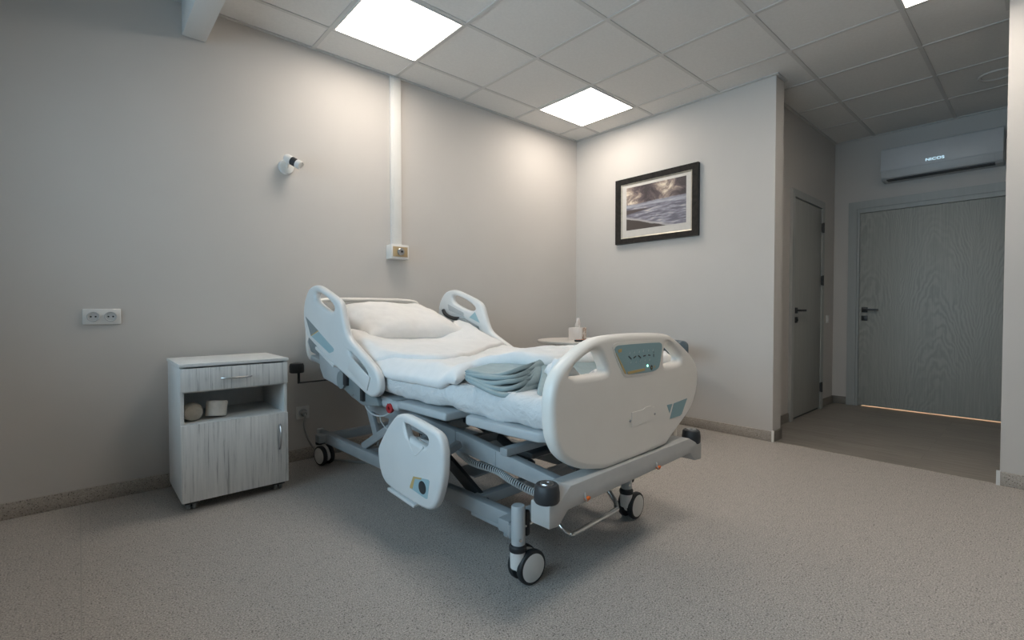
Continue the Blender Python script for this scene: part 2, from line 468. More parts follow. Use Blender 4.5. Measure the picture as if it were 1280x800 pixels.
S(MB().box((XL - .15, YF - .15, -.12), (0.012, .15, 0)).build('floor', M['floor']))
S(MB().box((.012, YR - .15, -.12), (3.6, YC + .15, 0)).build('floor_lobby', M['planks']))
S(MB().box((.004, E2, -.002), (.02, E1, .0015)).build('trim_1', M['skirting']))
M['seam'] = mottled(mat('floor_weld', rough=.6), (.31, .295, .275), (.35, .335, .31), 40)
mb = MB(); mb.box((-3.8815, YF, -.003), (-3.8785, -.012, .0004)); S(mb.build('trim_3', M['seam']))
S(MB().box((XL - .15, .0, -.12), (.16, .15, H + .1)).build('wall_back', M['wall']))
mb = MB(); mb.box((0, E1, -.12), (WT, 0.0, H + .1)); mb.box((0, YF - .15, -.12), (WT, E2, H + .1)); S(mb.build('wall_right', M['wall']))
S(MB().box((WT, YC, -.12), (XB + .12, YC + .12, H + .1)).build('wall_lobby_left', M['wall']))
S(MB().box((WT, YR - .12, -.12), (3.6, YR, H + .1)).build('wall_lobby_right', M['wall']))
DY1, DY2, DZ = -1.965, -3.125, 2.02       # opening of the main door
mb = MB(); mb.box((XB, DY1, -.12), (XB + .12, YC + .12, H + .1)); mb.box((XB, YR, -.12), (XB + .12, DY2, H + .1)); mb.box((XB, DY2, DZ), (XB + .12, DY1, H + .1))
S(mb.build('wall_lobby_back', M['wall']))
WY1, WY2, WZ1, WZ2 = -.55, -3.60, .92, 2.30
mb = MB()
mb.box((XL - .15, WY1, -.12), (XL, 0, H + .1)); mb.box((XL - .15, YF - .15, -.12), (XL, WY2, H + .1))
mb.box((XL - .15, WY2, -.12), (XL, WY1, WZ1)); mb.box((XL - .15, WY2, WZ2), (XL, WY1, H + .1))
S(mb.build('wall_left', M['wall']))
S(MB().box((XL, YF - .15, -.12), (0, YF, H + .1)).build('wall_front', M['wall']))
# hallway beyond the main door
mb = MB(); mb.box((3.48, YR, 0), (3.6, YC + .12, H)); mb.box((XB + .12, YC, 0), (3.48, YC + .12, H)); S(mb.build('wall_hallway', M['wall']))

# window on the left wall, beyond the frame
w = S(MB().box((XL - .10, WY2, WZ1), (XL - .09, WY1, WZ2)).build('window_1', M['glass']))
mb = MB()
for y in (WY1 - .03, (WY1 * 2 + WY2) / 3, (WY1 + WY2 * 2) / 3, WY2 + .03): mb.box((XL - .13, y - .03, WZ1), (XL - .06, y + .03, WZ2), .006)
for z in (WZ1 + .03, WZ2 - .03): mb.box((XL - .13, WY2, z - .03), (XL - .06, WY1, z + .03), .006)
mb.build('window_frame', M['white_plastic'], w)
MB().box((XL - .06, WY2 - .05, WZ1 - .03), (XL + .16, WY1 + .05, WZ1), .008).build('window_sill', M['white_plastic'], w)

# ceiling with its T-bar grid
A0, B0, G = .3064, .2849, .6
c = S(MB().box((XL - .15, YF - .15, H + .005), (3.6, .15, H + .12)).build('ceiling', M['tile']))
mb = MB()
gx = [-B0 - G * i for i in range(-4, 9)]; gy = [-A0 - G * j for j in range(0, 11)]
def inroom(x): return x < 0
for x in gx:
    y0, y1 = (YF, 0) if x < 0 else (YR, YC)
    if x < XB: mb.box((x - .012, y0, H), (x + .012, y1, H + .007))
for y in gy:
    mb.box((XL, y - .012, H + .0005), (0 if not (YR < y < YC) else XB, y + .012, H + .0065))
# perimeter angle
for lo, hi in (((XL, -.024, H - .002), (0, 0, H + .006)), ((-.024, E1, H - .002), (0, 0, H + .006)), ((-.024, YF, H - .002), (0, E2, H + .006)),
               ((WT, YC - .022, H - .002), (XB, YC, H + .006)), ((XB - .022, YR, H - .002), (XB, YC, H + .006)), ((-.024, E1 - .022, H - .003), (WT + .01, E1, H + .006)),
               ((WT, E1, H - .002), (WT + .02, YC, H + .006)), ((-.024, E2, H - .003), (WT + .01, E2 + .022, H + .006))):
    mb.box(lo, hi)
mb.build('ceiling_grid', M['tbar'], c)
# downstand beam across the ceiling
S(MB().box((-3.412, YF, 2.552), (-3.296, 0, H + .02), .004).build('beam', M['beam']))

# skirting
def skirt(name, segs):
    mb = MB()
    for lo, hi in segs: mb.box((lo[0], lo[1], 0), (hi[0], hi[1], .078), .002)
    o = S(mb.build(name, M['skirting']))
    return o
T = .012
skirt('baseboard_back', [((XL, -T), (-T, 0))])
skirt('baseboard_right', [((-T, E1), (0, 0)), ((-T, YF), (0, E2))])
skirt('baseboard_left', [((XL, YF), (XL + T, 0))])
skirt('baseboard_front', [((XL, YF), (0, YF + T))])
M['lobby_skirt'] = mottled(mat('lobby_skirting', rough=.5), (.20, .185, .16), (.23, .21, .185), 10)
mb = MB(); mb.box((WT, YC - T, 0), (.795, YC, .078), .002); mb.box((1.715, YC - T, 0), (XB, YC, .078), .002)
mb.box((XB - T, -1.892, 0), (XB, YC, .078), .002); mb.box((XB - T, YR, 0), (XB, -3.205, .078), .002)
mb.box((WT, E1, 0), (WT + T, YC, .078), .002); mb.box((0, E1 - T, 0), (WT, E1, .078), .002); mb.box((0, E2, 0), (WT, E2 + T, .078), .002)
S(mb.build('baseboard_lobby', M['lobby_skirt']))
mb = MB(); mb.box((-.015, E1 - .014, 0), (-.002, E1 + .002, .083)); mb.box((-.015, E2 - .002, 0), (-.002, E2 + .014, .083))
S(mb.build('trim_2', M['white_plastic']))

# ------------------------------------------------------------------ doors
def lever_handle(par, base, out, along, mat_, name='door_handle', sq=.052):
    """square rose + lever + square lock rose; out: unit vector off the door, along: lever direction"""
    o_, a_ = Vector(out), Vector(along); u_ = Vector((0, 0, 1)); b0 = Vector(base)
    def obox(c, ha, hu, ho, bev=.003):
        mb.box((-ha, -hu, -ho), (ha, hu, ho), bev, 2, Matrix(((a_.x, u_.x, o_.x, c.x), (a_.y, u_.y, o_.y, c.y), (a_.z, u_.z, o_.z, c.z), (0, 0, 0, 1))))
    mb = MB()
    obox(b0 + o_ * .004, sq / 2, sq / 2, .005)
    mb.tube([b0, b0 + o_ * .045], .009, 12)
    obox(b0 + o_ * .045 + a_ * .055, .066, .009, .006, .003)
    h = mb.build(name, mat_, par)
    mb = MB(); obox(b0 - u_ * .085 + o_ * .004, sq / 2, sq / 2, .005); obox(b0 - u_ * .085 + o_ * .012, .004, .011, .006, .001)
    mb.build('lock_escutcheon', mat_, par)
    return h

# main door in the back wall of the lobby
d1 = S(MB().box((XB - .012, -3.118, .013), (XB + .03, -1.998, 1.972), .002).build('door_1', M['oak']))
mb = MB()
mb.box((XB - .022, -1.972, 0), (XB + .02, -1.898, 2.0195)); mb.box((XB - .022, -3.20, 0), (XB + .02, -3.135, 2.0195))
mb.box((XB - .022, -3.20, 2.02), (XB + .02, -1.898, 2.095))
mb.box((XB - .010, -1.994, 0), (XB + .05, -1.9725, 1.9775)); mb.box((XB - .010, -3.1345, 0), (XB + .05, -3.122, 1.9775)); mb.box((XB - .010, -3.1345, 1.978), (XB + .05, -1.9725, 2.0195))
mb.box((XB + .032, -2.02, 0), (XB + .06, -1.9945, 1.977)); mb.box((XB + .032, -3.1215, 0), (XB + .06, -3.10, 1.977)); mb.box((XB + .032, -3.0995, 1.95), (XB + .06, -2.0205, 1.977))
mb.build('door_frame', M['casing'], d1)
lever_handle(d1, (XB - .012, -2.045, .99), (-1, 0, 0), (0, -1, 0), M['dark_steel'])
# narrow door in the lobby's left wall
d2 = S(MB().box((.868, YC - .018, .02), (1.618, YC + .005, 1.985), .002).build('door_2', M['door_plain']))
mb = MB()
mb.box((.80, YC - .026, 0), (.862, YC + .004, 1.9945)); mb.box((1.624, YC - .026, 0), (1.70, YC + .004, 1.9945)); mb.box((.80, YC - .026, 1.995), (1.70, YC + .004, 2.06))
mb.build('door_frame', M['casing'], d2)
lever_handle(d2, (.925, YC - .018, .985), (0, -1, 0), (1, 0, 0), M['black'])
for z in (1.80, 1.28, .22):
    mb = MB(); mb.tube([(1.63, YC - .034, z - .05), (1.63, YC - .034, z + .05)], .008, 12); mb.box((1.612, YC - .030, z - .045), (1.65, YC - .02, z + .045), .002)
    mb.build('hinge', M['dark_steel'], d2)
# dark strip standing in for the shade in the gap below the narrow door
S(MB().box((.868, YC - .004, 0), (1.618, YC + .004, .021)).build('gap_shade', M['dark_metal']))

# light switch beside the narrow door
t = tag(empty('light_switch', (1.895, YC, .893)), 'small white light switch between the two doors of the lobby', 'switch')
MB().box((-.04, -.010, -.04), (.04, 0, .04), .004).build('plate', M['white_plastic'], t)
MB().box((-.026, -.014, -.026), (.026, -.009, .026), .003).build('rocker', M['white_plastic'], t)

# ------------------------------------------------------------------ ceiling lights
LIGHTS = [((0, 0), 'square lit ceiling panel nearest the corner of the two walls'),
          ((3, 0), 'largest lit ceiling panel, above the bed and near the beam'),
          ((0, 4), 'lit ceiling panel cut by the top edge, before the entrance lobby'),
          ((3, 4), 'added lit ceiling panel out of frame above the viewpoint, brightening the bed foot')]  # extra unseen panel, added to brighten the footboard and near floor
proto = None
for (i, j), lab in LIGHTS:
    cx, cy = -B0 - G * (i + .5), -A0 - G * (j + .5)
    if proto is None:
        t = proto = empty('ceiling_light', (cx, cy, H))
        MB().box((-.278, -.278, -.003), (.278, .278, .004)).build('diffuser', M['panel'], t)
        mb = MB()
        for a, b in (((-.29, -.29), (.29, -.278)), ((-.29, .278), (.29, .29)), ((-.29, -.278), (-.278, .278)), ((.278, -.278), (.29, .278))):
            mb.box((a[0], a[1], -.005), (b[0], b[1], .004), .001)
        mb.build('frame', M['white_plastic'], t)
    else:
        t = copy_thing(proto); t.location = (cx, cy, H)
    tag(t, lab, 'ceiling light', 'square ceiling light panels')
t = tag(empty('downlight', (1.22, -3.02, H)), 'round unlit recessed downlight in the lobby ceiling', 'ceiling light')
MB().lathe([(.082, .002), (.082, -.004), (.09, -.009), (.105, -.006), (.108, .003)], n=40).build('ring', M['tbar'], t)
MB().lathe([(0, -.001), (.083, -.001), (.083, .004), (0, .004)], n=40).build('lens', M['tile'], t)

# ------------------------------------------------------------------ wall fittings
# cable trunking down to the outlet box
t = tag(MB().box((-.0405, -.022, 0), (.0405, 0, H - .003 - 1.478), .002).box((-.022, -.028, 0), (.0405, -.021, H - .003 - 1.478), .002).build('cable_trunking', M['white_plastic']),
        'vertical white cable trunking running down the wall behind the bed', 'cable trunking')
t.location = (-2.086, 0, 1.478)
t = tag(empty('outlet_box', (-2.090, 0, 1.425)), 'white wall box with beige plate at the lower end of the trunking', 'wall outlet')
mb = MB(); mb.box((-.072, -.085, -.053), (.072, 0, .053), .004)
mb.build('housing', M['white_plastic'], t)
MB().box((-.060, -.088, -.037), (.060, -.084, .037), .001).build('face_plate', M['beige'], t)
mb = MB(); mb.lathe([(.027, 0), (.027, .012), (.022, .016), (.0, .016)], (0, -.088, 0), (0, -1, 0)); mb.mi = 1; mb.lathe([(.009, .017), (.008, .020), (0, .020)], (.003, -.088, 0), (0, -1, 0))
mb.build('connector', [M['steel'], M['black']], t)
# swivel spotlight-like wall fitting
t = tag(empty('wall_spotlight', (-2.862, 0, 1.915)), 'small white swivelling wall spotlight with a black band, high left of the trunking', 'wall lamp')
MB().lathe([(0, 0), (.047, 0), (.047, .014), (.042, .022), (0, .024)], (0, 0, 0), (0, -1, 0), 32).build('base', M['white_plastic'], t)
ax = Vector((.62, -.62, -.48)).normalized(); p0 = Vector((-.008, -.052, .046))
mb = MB(); mb.tube([(0, -.02, .0), (-.002, -.045, .02), p0 + ax * .04], .010, 12)
mb.build('arm', M['white_plastic'], t)
hd = MB().lathe([(0, -.012), (.022, -.010), (.027, .0), (.027, .036), (.0, .037)], p0, ax, 28).build('lamp_head', M['white_plastic'], t)
MB().lathe([(.0, .035), (.0268, .035), (.0268, .074), (0, .075)], p0, ax, 28).build('band', M['black'], hd)
MB().lathe([(0, .073), (.0275, .073), (.0275, .102), (.023, .105), (.02, .097), (.0, .096)], p0, ax, 28).build('rim', M['white_plastic'], hd)

# power sockets
def socket_face(mb, cx, y):
    mb.mi = 0
    mb.lathe([(.0265, 0), (.0265, .006), (.0225, .007), (.0208, .001), (0, .0005)], (cx, y, 0), (0, -1, 0), 28)
    mb.mi = 1
    for dx in (-.0095, .0095): mb.lathe([(.0042, .0012), (0, .0016)], (cx + dx, y, 0), (0, -1, 0), 12)
    mb.mi = 0
M['socket_well'] = mottled(mat('socket_well', rough=.5), (.52, .53, .53), (.56, .57, .57), 20)
t = tag(empty('power_socket', (-3.781, 0, .962)), 'white double power socket on the wall left of the bedside cabinet', 'power socket')
MB().box((-.077, -.011, -.0405), (.077, 0, .0405), .004).build('plate', M['white_plastic'], t)
for dx in (-.035, .035):
    mb = MB(); socket_face(mb, 0, -.0115); o = mb.build('socket_insert', [M['socket_well'], M['black']], t); o.location = (dx, 0, 0)
t = tag(empty('power_socket', (-2.775, 0, .315)), 'low white power socket between cabinet and bed, with a plug in it', 'power socket')
MB().box((-.0425, -.011, -.0425), (.0425, 0, .0425), .004).build('plate', M['white_plastic'], t)
mb = MB(); socket_face(mb, 0, -.0115); o = mb.build('socket_insert', [M['socket_well'], M['black']], t); o.location = (0, 0, 0)
mb = MB(); mb.lathe([(.0, 0), (.019, 0), (.02, .02), (.013, .035), (0, .036)], (-2.775, -.014, .312), (0, -1, 0), 20)
pts = [(-2.775, -.045, .31), (-2.778, -.06, .29), (-2.785, -.065, .24), (-2.77, -.07, .17), (-2.74, -.08, .10), (-2.70, -.10, .05), (-2.66, -.14, .012), (-2.60, -.22, .008), (-2.52, -.34, .008), (-2.47, -.42, .02), (-2.45, -.44, .16)]
def catmull(pts, k=6):
    P = [Vector(p) for p in pts]; out = []
    for i in range(len(P) - 1):
        a, b, c_, d = P[max(i - 1, 0)], P[i], P[i + 1], P[min(i + 2, len(P) - 1)]
        for q in range(k):
            t_ = q / k
            out.append(.5 * ((2 * b) + (c_ - a) * t_ + (2 * a - 5 * b + 4 * c_ - d) * t_ ** 2 + (-a + 3 * b - 3 * c_ + d) * t_ ** 3))
    return out + [P[-1]]
mb.tube(catmull(pts), .0068, 8)
CORD = mb

# picture
t = tag(empty('picture_frame', (0, -.929, 1.917)), 'black framed beach photograph on the right-hand wall', 'picture')
W2, H2 = .414, .304
def ring(mb, w1, h1, w0, h0, x1, x0, xb):
    """mitred frame between outer (w1,h1) and inner (w0,h0) half sizes; x1 outer front, x0 inner front"""
    O = [(x1, s * w1, z * h1) for s, z in ((-1, -1), (1, -1), (1, 1), (-1, 1))]
    I = [(x0, s * w0, z * h0) for s, z in ((-1, -1), (1, -1), (1, 1), (-1, 1))]
    OB = [(xb, y, z) for _, y, z in O]; IB = [(xb, y, z) for _, y, z in I]
    vs = mb.mesh_from(O + I + OB + IB, [[k, (k + 1) % 4, 4 + (k + 1) % 4, 4 + k] for k in range(4)] + [[k, 8 + k, 8 + (k + 1) % 4, (k + 1) % 4] for k in range(4)] +
                      [[4 + k, 4 + (k + 1) % 4, 12 + (k + 1) % 4, 12 + k] for k in range(4)] + [[8 + k, 12 + k, 12 + (k + 1) % 4, 8 + (k + 1) % 4] for k in range(4)])
mb = MB(); ring(mb, W2, H2, W2 - .058, H2 - .050, -.034, -.022, 0); mb.build('frame', M['frame_black'], t, 20)
mb = MB(); ring(mb, W2 - .058, H2 - .050, W2 - .070, H2 - .062, -.024, -.016, -.002); mb.build('inner_liner', M['silver_line'], t, 20)
MB().box((-.014, -(W2 - .070), -(H2 - .062)), (-.004, W2 - .070, H2 - .062)).build('mount_board', M['mat_board'], t)
MB().box((-.0155, -(W2 - .114), -(H2 - .124)), (-.0138, W2 - .114, H2 - .088)).build('print', M['beach'], t)

# air conditioner
t = tag(empty('air_conditioner', (XB + .002, -2.612, 2.235)), 'white split air conditioner above the wide door of the lobby', 'air conditioner')
prof = [(0, 0), (-.15, 0.0), (-.185, .02), (-.203, .075), (-.205, .085), (-.19, .29), (-.16, .302), (0, .302)]
mb = MB(); mb.prism(prof, -.416, .416, 'xz', .006); mb.build('body', M['ac_lower'], t)
mb = MB(); mb.prism([(-.20, .083), (-.209, .086), (-.197, .285), (-.185, .298), (-.15, .305), (-.15, .29), (-.185, .28)], -.416, .416, 'xz', .003); mb.build('front_panel', M['ac_white'], t)
mb = MB(); mb.prism([(-.178, .008), (-.19, .016), (-.207, .072), (-.197, .076), (-.176, .02)], -.365, .375, 'xz', .002); mb.build('louver', M['ac_lower'], t)
MB().box((-.176, -.365, -.002), (-.10, .375, .006)).build('air_slot', M['black'], t)
cu = bpy.data.curves.new('txt', 'FONT'); cu.body = 'NICOS'; cu.size = .047; cu.align_x = 'CENTER'; cu.extrude = .0006; cu.offset = .0004; cu.space_character = 1.05
to = bpy.data.objects.new('txt', cu); COL.objects.link(to)
dg = bpy.context.evaluated_depsgraph_get(); dg.update(); me = bpy.data.meshes.new_from_object(to.evaluated_get(dg)); bpy.data.objects.remove(to)
me.transform(Matrix.Diagonal((.9, .72, 1, 1)))
me.transform(Matrix(((0, -.06, -1, -.2085), (-1, 0, 0, .02), (0, 1, 0, .112), (0, 0, 0, 1))))
MB().add_mesh(me).build('display', M['ac_text'], t)

# ------------------------------------------------------------------ bedside cabinet
CX0, CX1, CY0, CY1 = -3.512, -3.018, -.505, -.075
t = tag(empty('bedside_cabinet', ((CX0 + CX1) / 2, (CY0 + CY1) / 2, 0)), 'white streaked-wood bedside cabinet on castors against the wall left of the bed', 'cabinet')
cb = Vector(t.location); 
def cbox(mb, lo, hi, bev=.001): mb.box(Vector(lo) - cb, Vector(hi) - cb, bev)
mb = MB()
th_ = .017
cbox(mb, (CX0, CY0 + .018, .05), (CX0 + th_, CY1, .715)); cbox(mb, (CX1 - th_, CY0 + .018, .05), (CX1, CY1, .715))
cbox(mb, (CX0 + th_, CY1 - .006, .05), (CX1 - th_, CY1, .715)); cbox(mb, (CX0 + th_, CY0 + .018, .05), (CX1 - th_, CY1 - .006, .067))
cbox(mb, (CX0 + th_, CY0 + .02, .418), (CX1 - th_, CY1 - .006, .434)); cbox(mb, (CX0 + th_, CY0 + .02, .586), (CX1 - th_, CY1 - .006, .602))
mb.build('carcass', M['limed_plain'], t)
mb = MB(); cbox(mb, (CX0 - .004, CY0 - .003, .716), (CX1 + .004, CY1, .733), .002); mb.build('top', M['limed_plain'], t)
def bow(mb, p, q, out, r):
    p, q, out = Vector(p), Vector(q), Vector(out)
    pts = [p + (q - p) * (k / 14) + out * (math.sin(PI * k / 14) ** .7) for k in range(15)]
    mb.tube(pts, [r * (.75 + .25 * math.sin(PI * k / 14)) for k in range(15)], 10)
    for e, i in ((p, 1), (q, 13)): mb.tube([e - out * .02, pts[i]], r * .9, 8)
mb = MB(); cbox(mb, (CX0 + .001, CY0, .595), (CX1 - .001, CY0 + .017, .709)); dr = mb.build('drawer', M['limed'], t)
mb = MB(); bow(mb, Vector((-3.338, CY0 - .004, .650)) - cb, Vector((-3.200, CY0 - .004, .650)) - cb, (0, -.024, 0), .0055); mb.build('handle', M['steel'], dr)
mb = MB(); cbox(mb, (CX0 + .001, CY0, .050), (CX1 - .001, CY0 + .017, .431)); dr = mb.build('door', M['limed'], t)
mb = MB(); bow(mb, Vector((-3.063, CY0 - .004, .372)) - cb, Vector((-3.063, CY0 - .004, .236)) - cb, (0, -.024, 0), .0055); mb.build('handle', M['steel'], dr)
for x in (CX0 + .045, CX1 - .045):
    for y in (CY0 + .05, CY1 - .04):
        mb = MB(); q = Vector((x, y, 0)) - cb
        mb.box(q + Vector((-.03, -.03, .034)), q + Vector((.03, .03, .050)), .003)
        mb.mi = 1
        for dx in (-.012, .012): mb.lathe([(0, -.007), (.017, -.007), (.019, -.004), (.019, .004), (.017, .007), (0, .007)], q + Vector((dx, .004, .019)), (1, 0, 0), 20)
        mb.mi = 0; mb.box(q + Vector((-.004, -.008, .016)), q + Vector((.004, .016, .04)), .002)
        mb.build('castor', [M['black'], M['foot_clear']], t)
# two rolls in the open compartment
mb = MB()
for k in range(1): mb.lathe([(.012, 0), (.046, 0), (.049, .004), (.049, .074), (.046, .078), (.012, .078), (.012, 0)], (0, 0, 0), (0, 0, 1), 40)
o = tag(mb.build('bandage_roll', M['roll_white']), 'upright white roll of bandage in the cabinet opening', 'bandage roll'); o.location = (-3.345, -.40, .4345); o.rotation_euler = (math.radians(-6), math.radians(9), .3); o.location.z = .443
mb = MB()
mb.lathe([(0, -.05), (.02, -.05), (.036, -.045), (.043, -.03), (.045, 0), (.043, .03), (.036, .045), (.02, .05), (0, .05)], (0, 0, 0), (.05, 1, 0), 36)
o = tag(mb.build('bandage_roll', M['roll_tan']), 'tan roll of bandage lying against the inside left of the cabinet', 'bandage roll'); o.location = (-3.448, -.40, .4795)

# ------------------------------------------------------------------ the bed (own axes: u across, v towards the head, z up)
TH = math.radians(2.4); BO = Vector((-2.275, -1.987, 0))
RB = Matrix.Rotation(TH, 4, 'Z')
def bw(u, v, z): return BO + (RB @ Vector((u, v, z)))
bed = tag(empty('hospital_bed', BO, TH), 'white and grey electric hospital bed with raised backrest in the middle of the room', 'bed')
def BP(mb, name, m, parent=None, label=None, angle=35):
    o = mb.build(name, m, parent or bed, angle)
    if label: o['label'] = label
    return o

CORD.b.transform((Matrix.Translation(BO) @ RB).inverted())
BP(CORD, 'power_cord', M['cord'], None, 'grey plug and power cord running to the low wall socket')
# base frame
mb = MB()
for u in (-.358, .358): mb.bar((u, .0, .185), (u, 1.83, .185), .045, .062, .006)
for v in (.045, 1.74): mb.bar((-.43, v, .19), (.43, v, .19), .06, .05, .006, (0, 0, 1))
mb.bar((-.36, .30, .19), (.36, .30, .19), .05, .045); mb.bar((-.36, 1.25, .19), (.36, 1.25, .19), .05, .045)
for u in (-.358,): 
    mb.box((u - .018, .09, .138), (u + .018, .30, .158), .003)
    mb.box((u - .020, .075, .118), (u + .020, .10, .158), .003)
BP(mb, 'base_frame', M['grey_metal'])
# casters
def caster(u, v, ang, post=True):
    e = empty('caster', (u, v, 0), ang, bed)
    r = .0625
    mb = MB()      # white twin-wheel hood between the wheels, wheels trail along +x
    mb.prism([(-.032, .128), (.028, .130), (.07, .112), (.094, .075), (.096, .05), (.08, .03), (.04, .02), (.0, .04), (-.028, .075)], -.012, .012, 'xz', .006)
    mb.lathe([(0, .128), (.028, .128), (.029, .10), (.0275, .065), (0, .06)], (-.002, 0, 0), (0, 0, 1), 24)
    mb.build('hood', M['white_plastic'], e)
    for s in (-1, 1):
        mb = MB()
        mb.lathe([(.03, .014 * s), (r - .012, .012 * s), (r - .003, .014 * s), (r, .020 * s), (r, .032 * s), (r - .003, .037 * s), (r - .010, .039 * s), (.03, .039 * s)], (.04, 0, r), (0, 1, 0), 40)
        w_ = mb.build('wheel', M['black'], e)
        MB().lathe([(0, .040 * s), (r - .014, .040 * s), (r - .0105, .0385 * s), (r - .0105, .033 * s), (0, .033 * s)], (.04, 0, r), (0, 1, 0), 40).build('hub_cap', M['white_plastic'], e)
    MB().lathe([(0, .126), (.031, .126), (.032, .130), (.032, .142), (.027, .148), (0, .15)], (-.002, 0, 0), (0, 0, 1), 24).build('collar', M['black'], e)
    MB().lathe([(0, .145), (.021, .145), (.021, .225), (0, .226)], (-.002, 0, 0), (0, 0, 1), 20).build('stem', M['light_grey_metal'], e)
    return e
caster(-.425, -.03, math.radians(-6)); caster(.328, -.005, math.radians(2)); caster(-.362, 1.845, math.radians(-81)); caster(.40, 1.80, math.radians(-60))
# corner posts holding the casters at the foot end
for u, v in ((-.425, -.03), (.328, -.005)):
    mb = MB(); mb.lathe([(0, .15), (.0255, .15), (.0255, .284), (.022, .29), (0, .29)], (u, v, 0), (0, 0, 1), 24)
    mb.mi = 1; mb.lathe([(.006, 0), (.006, .004), (0, .005)], (u - .012, v - .022, .172), (-.4, -1, 0), 12)
    mb.mi = 2; mb.box((u + .03, v - .012, .165), (u + .055, v + .012, .262), .01)
    mb.mi = 3; mb.bar((u - .0, v + .02, .185), (u + .03, v + .07, .185), .04, .05)
    BP(mb, 'corner_post', [M['light_grey_metal'], M['chrome'], M['black'], M['grey_metal']])
# brake rod and pedal
mb = MB(); mb.tube([(-.40, -.03, .205), (.33, -.005, .205)], .010, 12); BP(mb, 'brake_rod', M['chrome'])
pp_ = [(-.20, .02, .20), (-.195, -.01, .165), (-.19, -.045, .132), (-.175, -.068, .118), (-.14, -.075, .114), (.13, -.065, .114), (.165, -.055, .118), (.19, -.03, .135), (.20, .02, .175), (.205, .05, .20)]
mb = MB(); mb.tube(catmull(pp_, 8), .0115, 14); BP(mb, 'brake_pedal', M['chrome'])
# lift arms
def arm(name, m, segs, w=.02, h=.05):
    mb = MB()
    for p, q in segs: mb.bar(p, q, w, h, .005)
    return BP(mb, name, m)
for s in (-1, 1):
    arm('lift_arm', M['dark_metal'], [((s * .31, .27, .165), (s * .31, .78, .42))], .022, .055)
    arm('lift_arm', M['grey_metal'], [((s * .345, 1.30, .215), (s * .345, .98, .385))], .022, .045)
    arm('support_strut', M['grey_metal'], [((s * .345, 1.135, .30), (s * .345, 1.28, .56))], .024, .05)
    arm('support_strut', M['grey_metal'], [((s * .345, .985, .36), (s * .345, .96, .50))], .024, .05)
mb = MB(); mb.bar((-.30, .44, .262), (.30, .44, .262), .15, .008, .002); BP(mb, 'cross_plate', M['grey_metal'])
for v, z in ((1.03, .36), (.60, .345)): BP(MB().bar((-.34, v, z), (.34, v, z), .045, .045), 'cross_tube', M['grey_metal'])
mb = MB(); mb.tube([(0.05, .35, .24), (.05, .70, .38)], .022, 14); mb.tube([(0.05, .68, .37), (.05, 1.0, .45)], .035, 16); mb.box((.0, .95, .40), (.1, 1.12, .50), .012)
BP(mb, 'lift_motor', M['dark_metal'])
# middle frame, rising towards the head
for s in (-1, 1):
    def zt(v): return .411 + .118 * (v + .15) if v < .4 else .476 + .075 * (v - .4)
    def zb(v): return .360 + .058 * (v + .15) if v < .4 else .392 + .075 * (v - .4)
    vs_ = [-.24, .1, .42, .8, 1.15]
    mb = MB()
    mb.prism([(v, zb(v)) for v in vs_] + [(v, zt(v)) for v in vs_[::-1]], s * .36 - .02, s * .36 + .02, 'yz', .005)
    if s < 0:
        mb.box((-.384, .395, .40), (-.375, .405, .475), .002); mb.box((-.3825, .14, .378), (-.379, .143, .44), .001)
    BP(mb, 'frame_rail', M['grey_metal'])
for v, z in ((.62, .44), (1.12, .475)): BP(MB().bar((-.38, v, z), (.38, v, z), .05, .045), 'frame_crossbar', M['grey_metal'])
BP(MB().bar((-.40, .075, .455), (.40, .075, .455), .04, .03), 'frame_crossbar', M['grey_metal'])
BP(MB().bar((.05, 1.1, .48), (.05, 1.87, .535), .05, .03), 'frame_spine', M['grey_metal'])
mb = MB(); mb.bar((-.24, .13, .405), (.28, .13, .405), .11, .022); mb.bar((-.2, -.12, .40), (-.02, .30, .43), .03, .03); mb.bar((.2, -.12, .40), (.02, .30, .43), .03, .03)
BP(mb, 'leg_lift_linkage', M['dark_metal'])
# electric boxes under the seat
mb = MB(); mb.box((-.18, .30, .44), (.20, .62, .535), .012); mb.box((-.28, .66, .45), (-.10, .98, .53), .014); BP(mb, 'control_box', M['dark_metal'])
# foot beam
mb = MB()
mb.prism([(-.553, .326), (-.508, .322), (-.462, .360), (.385, .364), (.43, .322), (.495, .316), (.498, .394), (.44, .402), (.375, .432), (-.45, .436), (-.50, .400), (-.553, .398)], -.292, -.212, 'xz', .005)
BP(mb, 'foot_beam', M['silver_beam'])
for u, zz_ in ((-.527, .396), (.462, .392)):
    mb = MB(); mb.lathe([(0, 0), (.037, 0), (.0405, .006), (.0405, .030), (.0375, .052), (.033, .057), (.018, .058), (0, .056)], (u, -.258, zz_), (0, 0, 1), 36)
    o = BP(mb, 'corner_bumper', M['bumper'])
    mb = MB(); mb.lathe([(.0075, .058), (.009, .0605), (.0205, .0615), (.022, .058)], (u, -.258, zz_), (0, 0, 1), 28); mb.mi = 1; mb.lathe([(0, .0585), (.0077, .0585)], (u, -.258, zz_), (0, 0, 1), 20)
    mb.build('washer', [M['steel'], M['black']], o)
for u, v, z in ((-.50, 1.87, .60), (.50, 1.87, .60)):
    mb = MB(); mb.lathe([(0, 0), (.041, 0), (.043, .006), (.043, .042), (.039, .058), (.02, .062), (0, .062)], (u, v, z), (0, 0, 1), 32)
    mb.tube([(u + .012, v, .53), (u + .012, v, z + .01)], .008, 12); mb.tube([(u + .012, v, .534), (0, v, .534)], .005, 10)
    BP(mb, 'corner_bumper', M['black'])
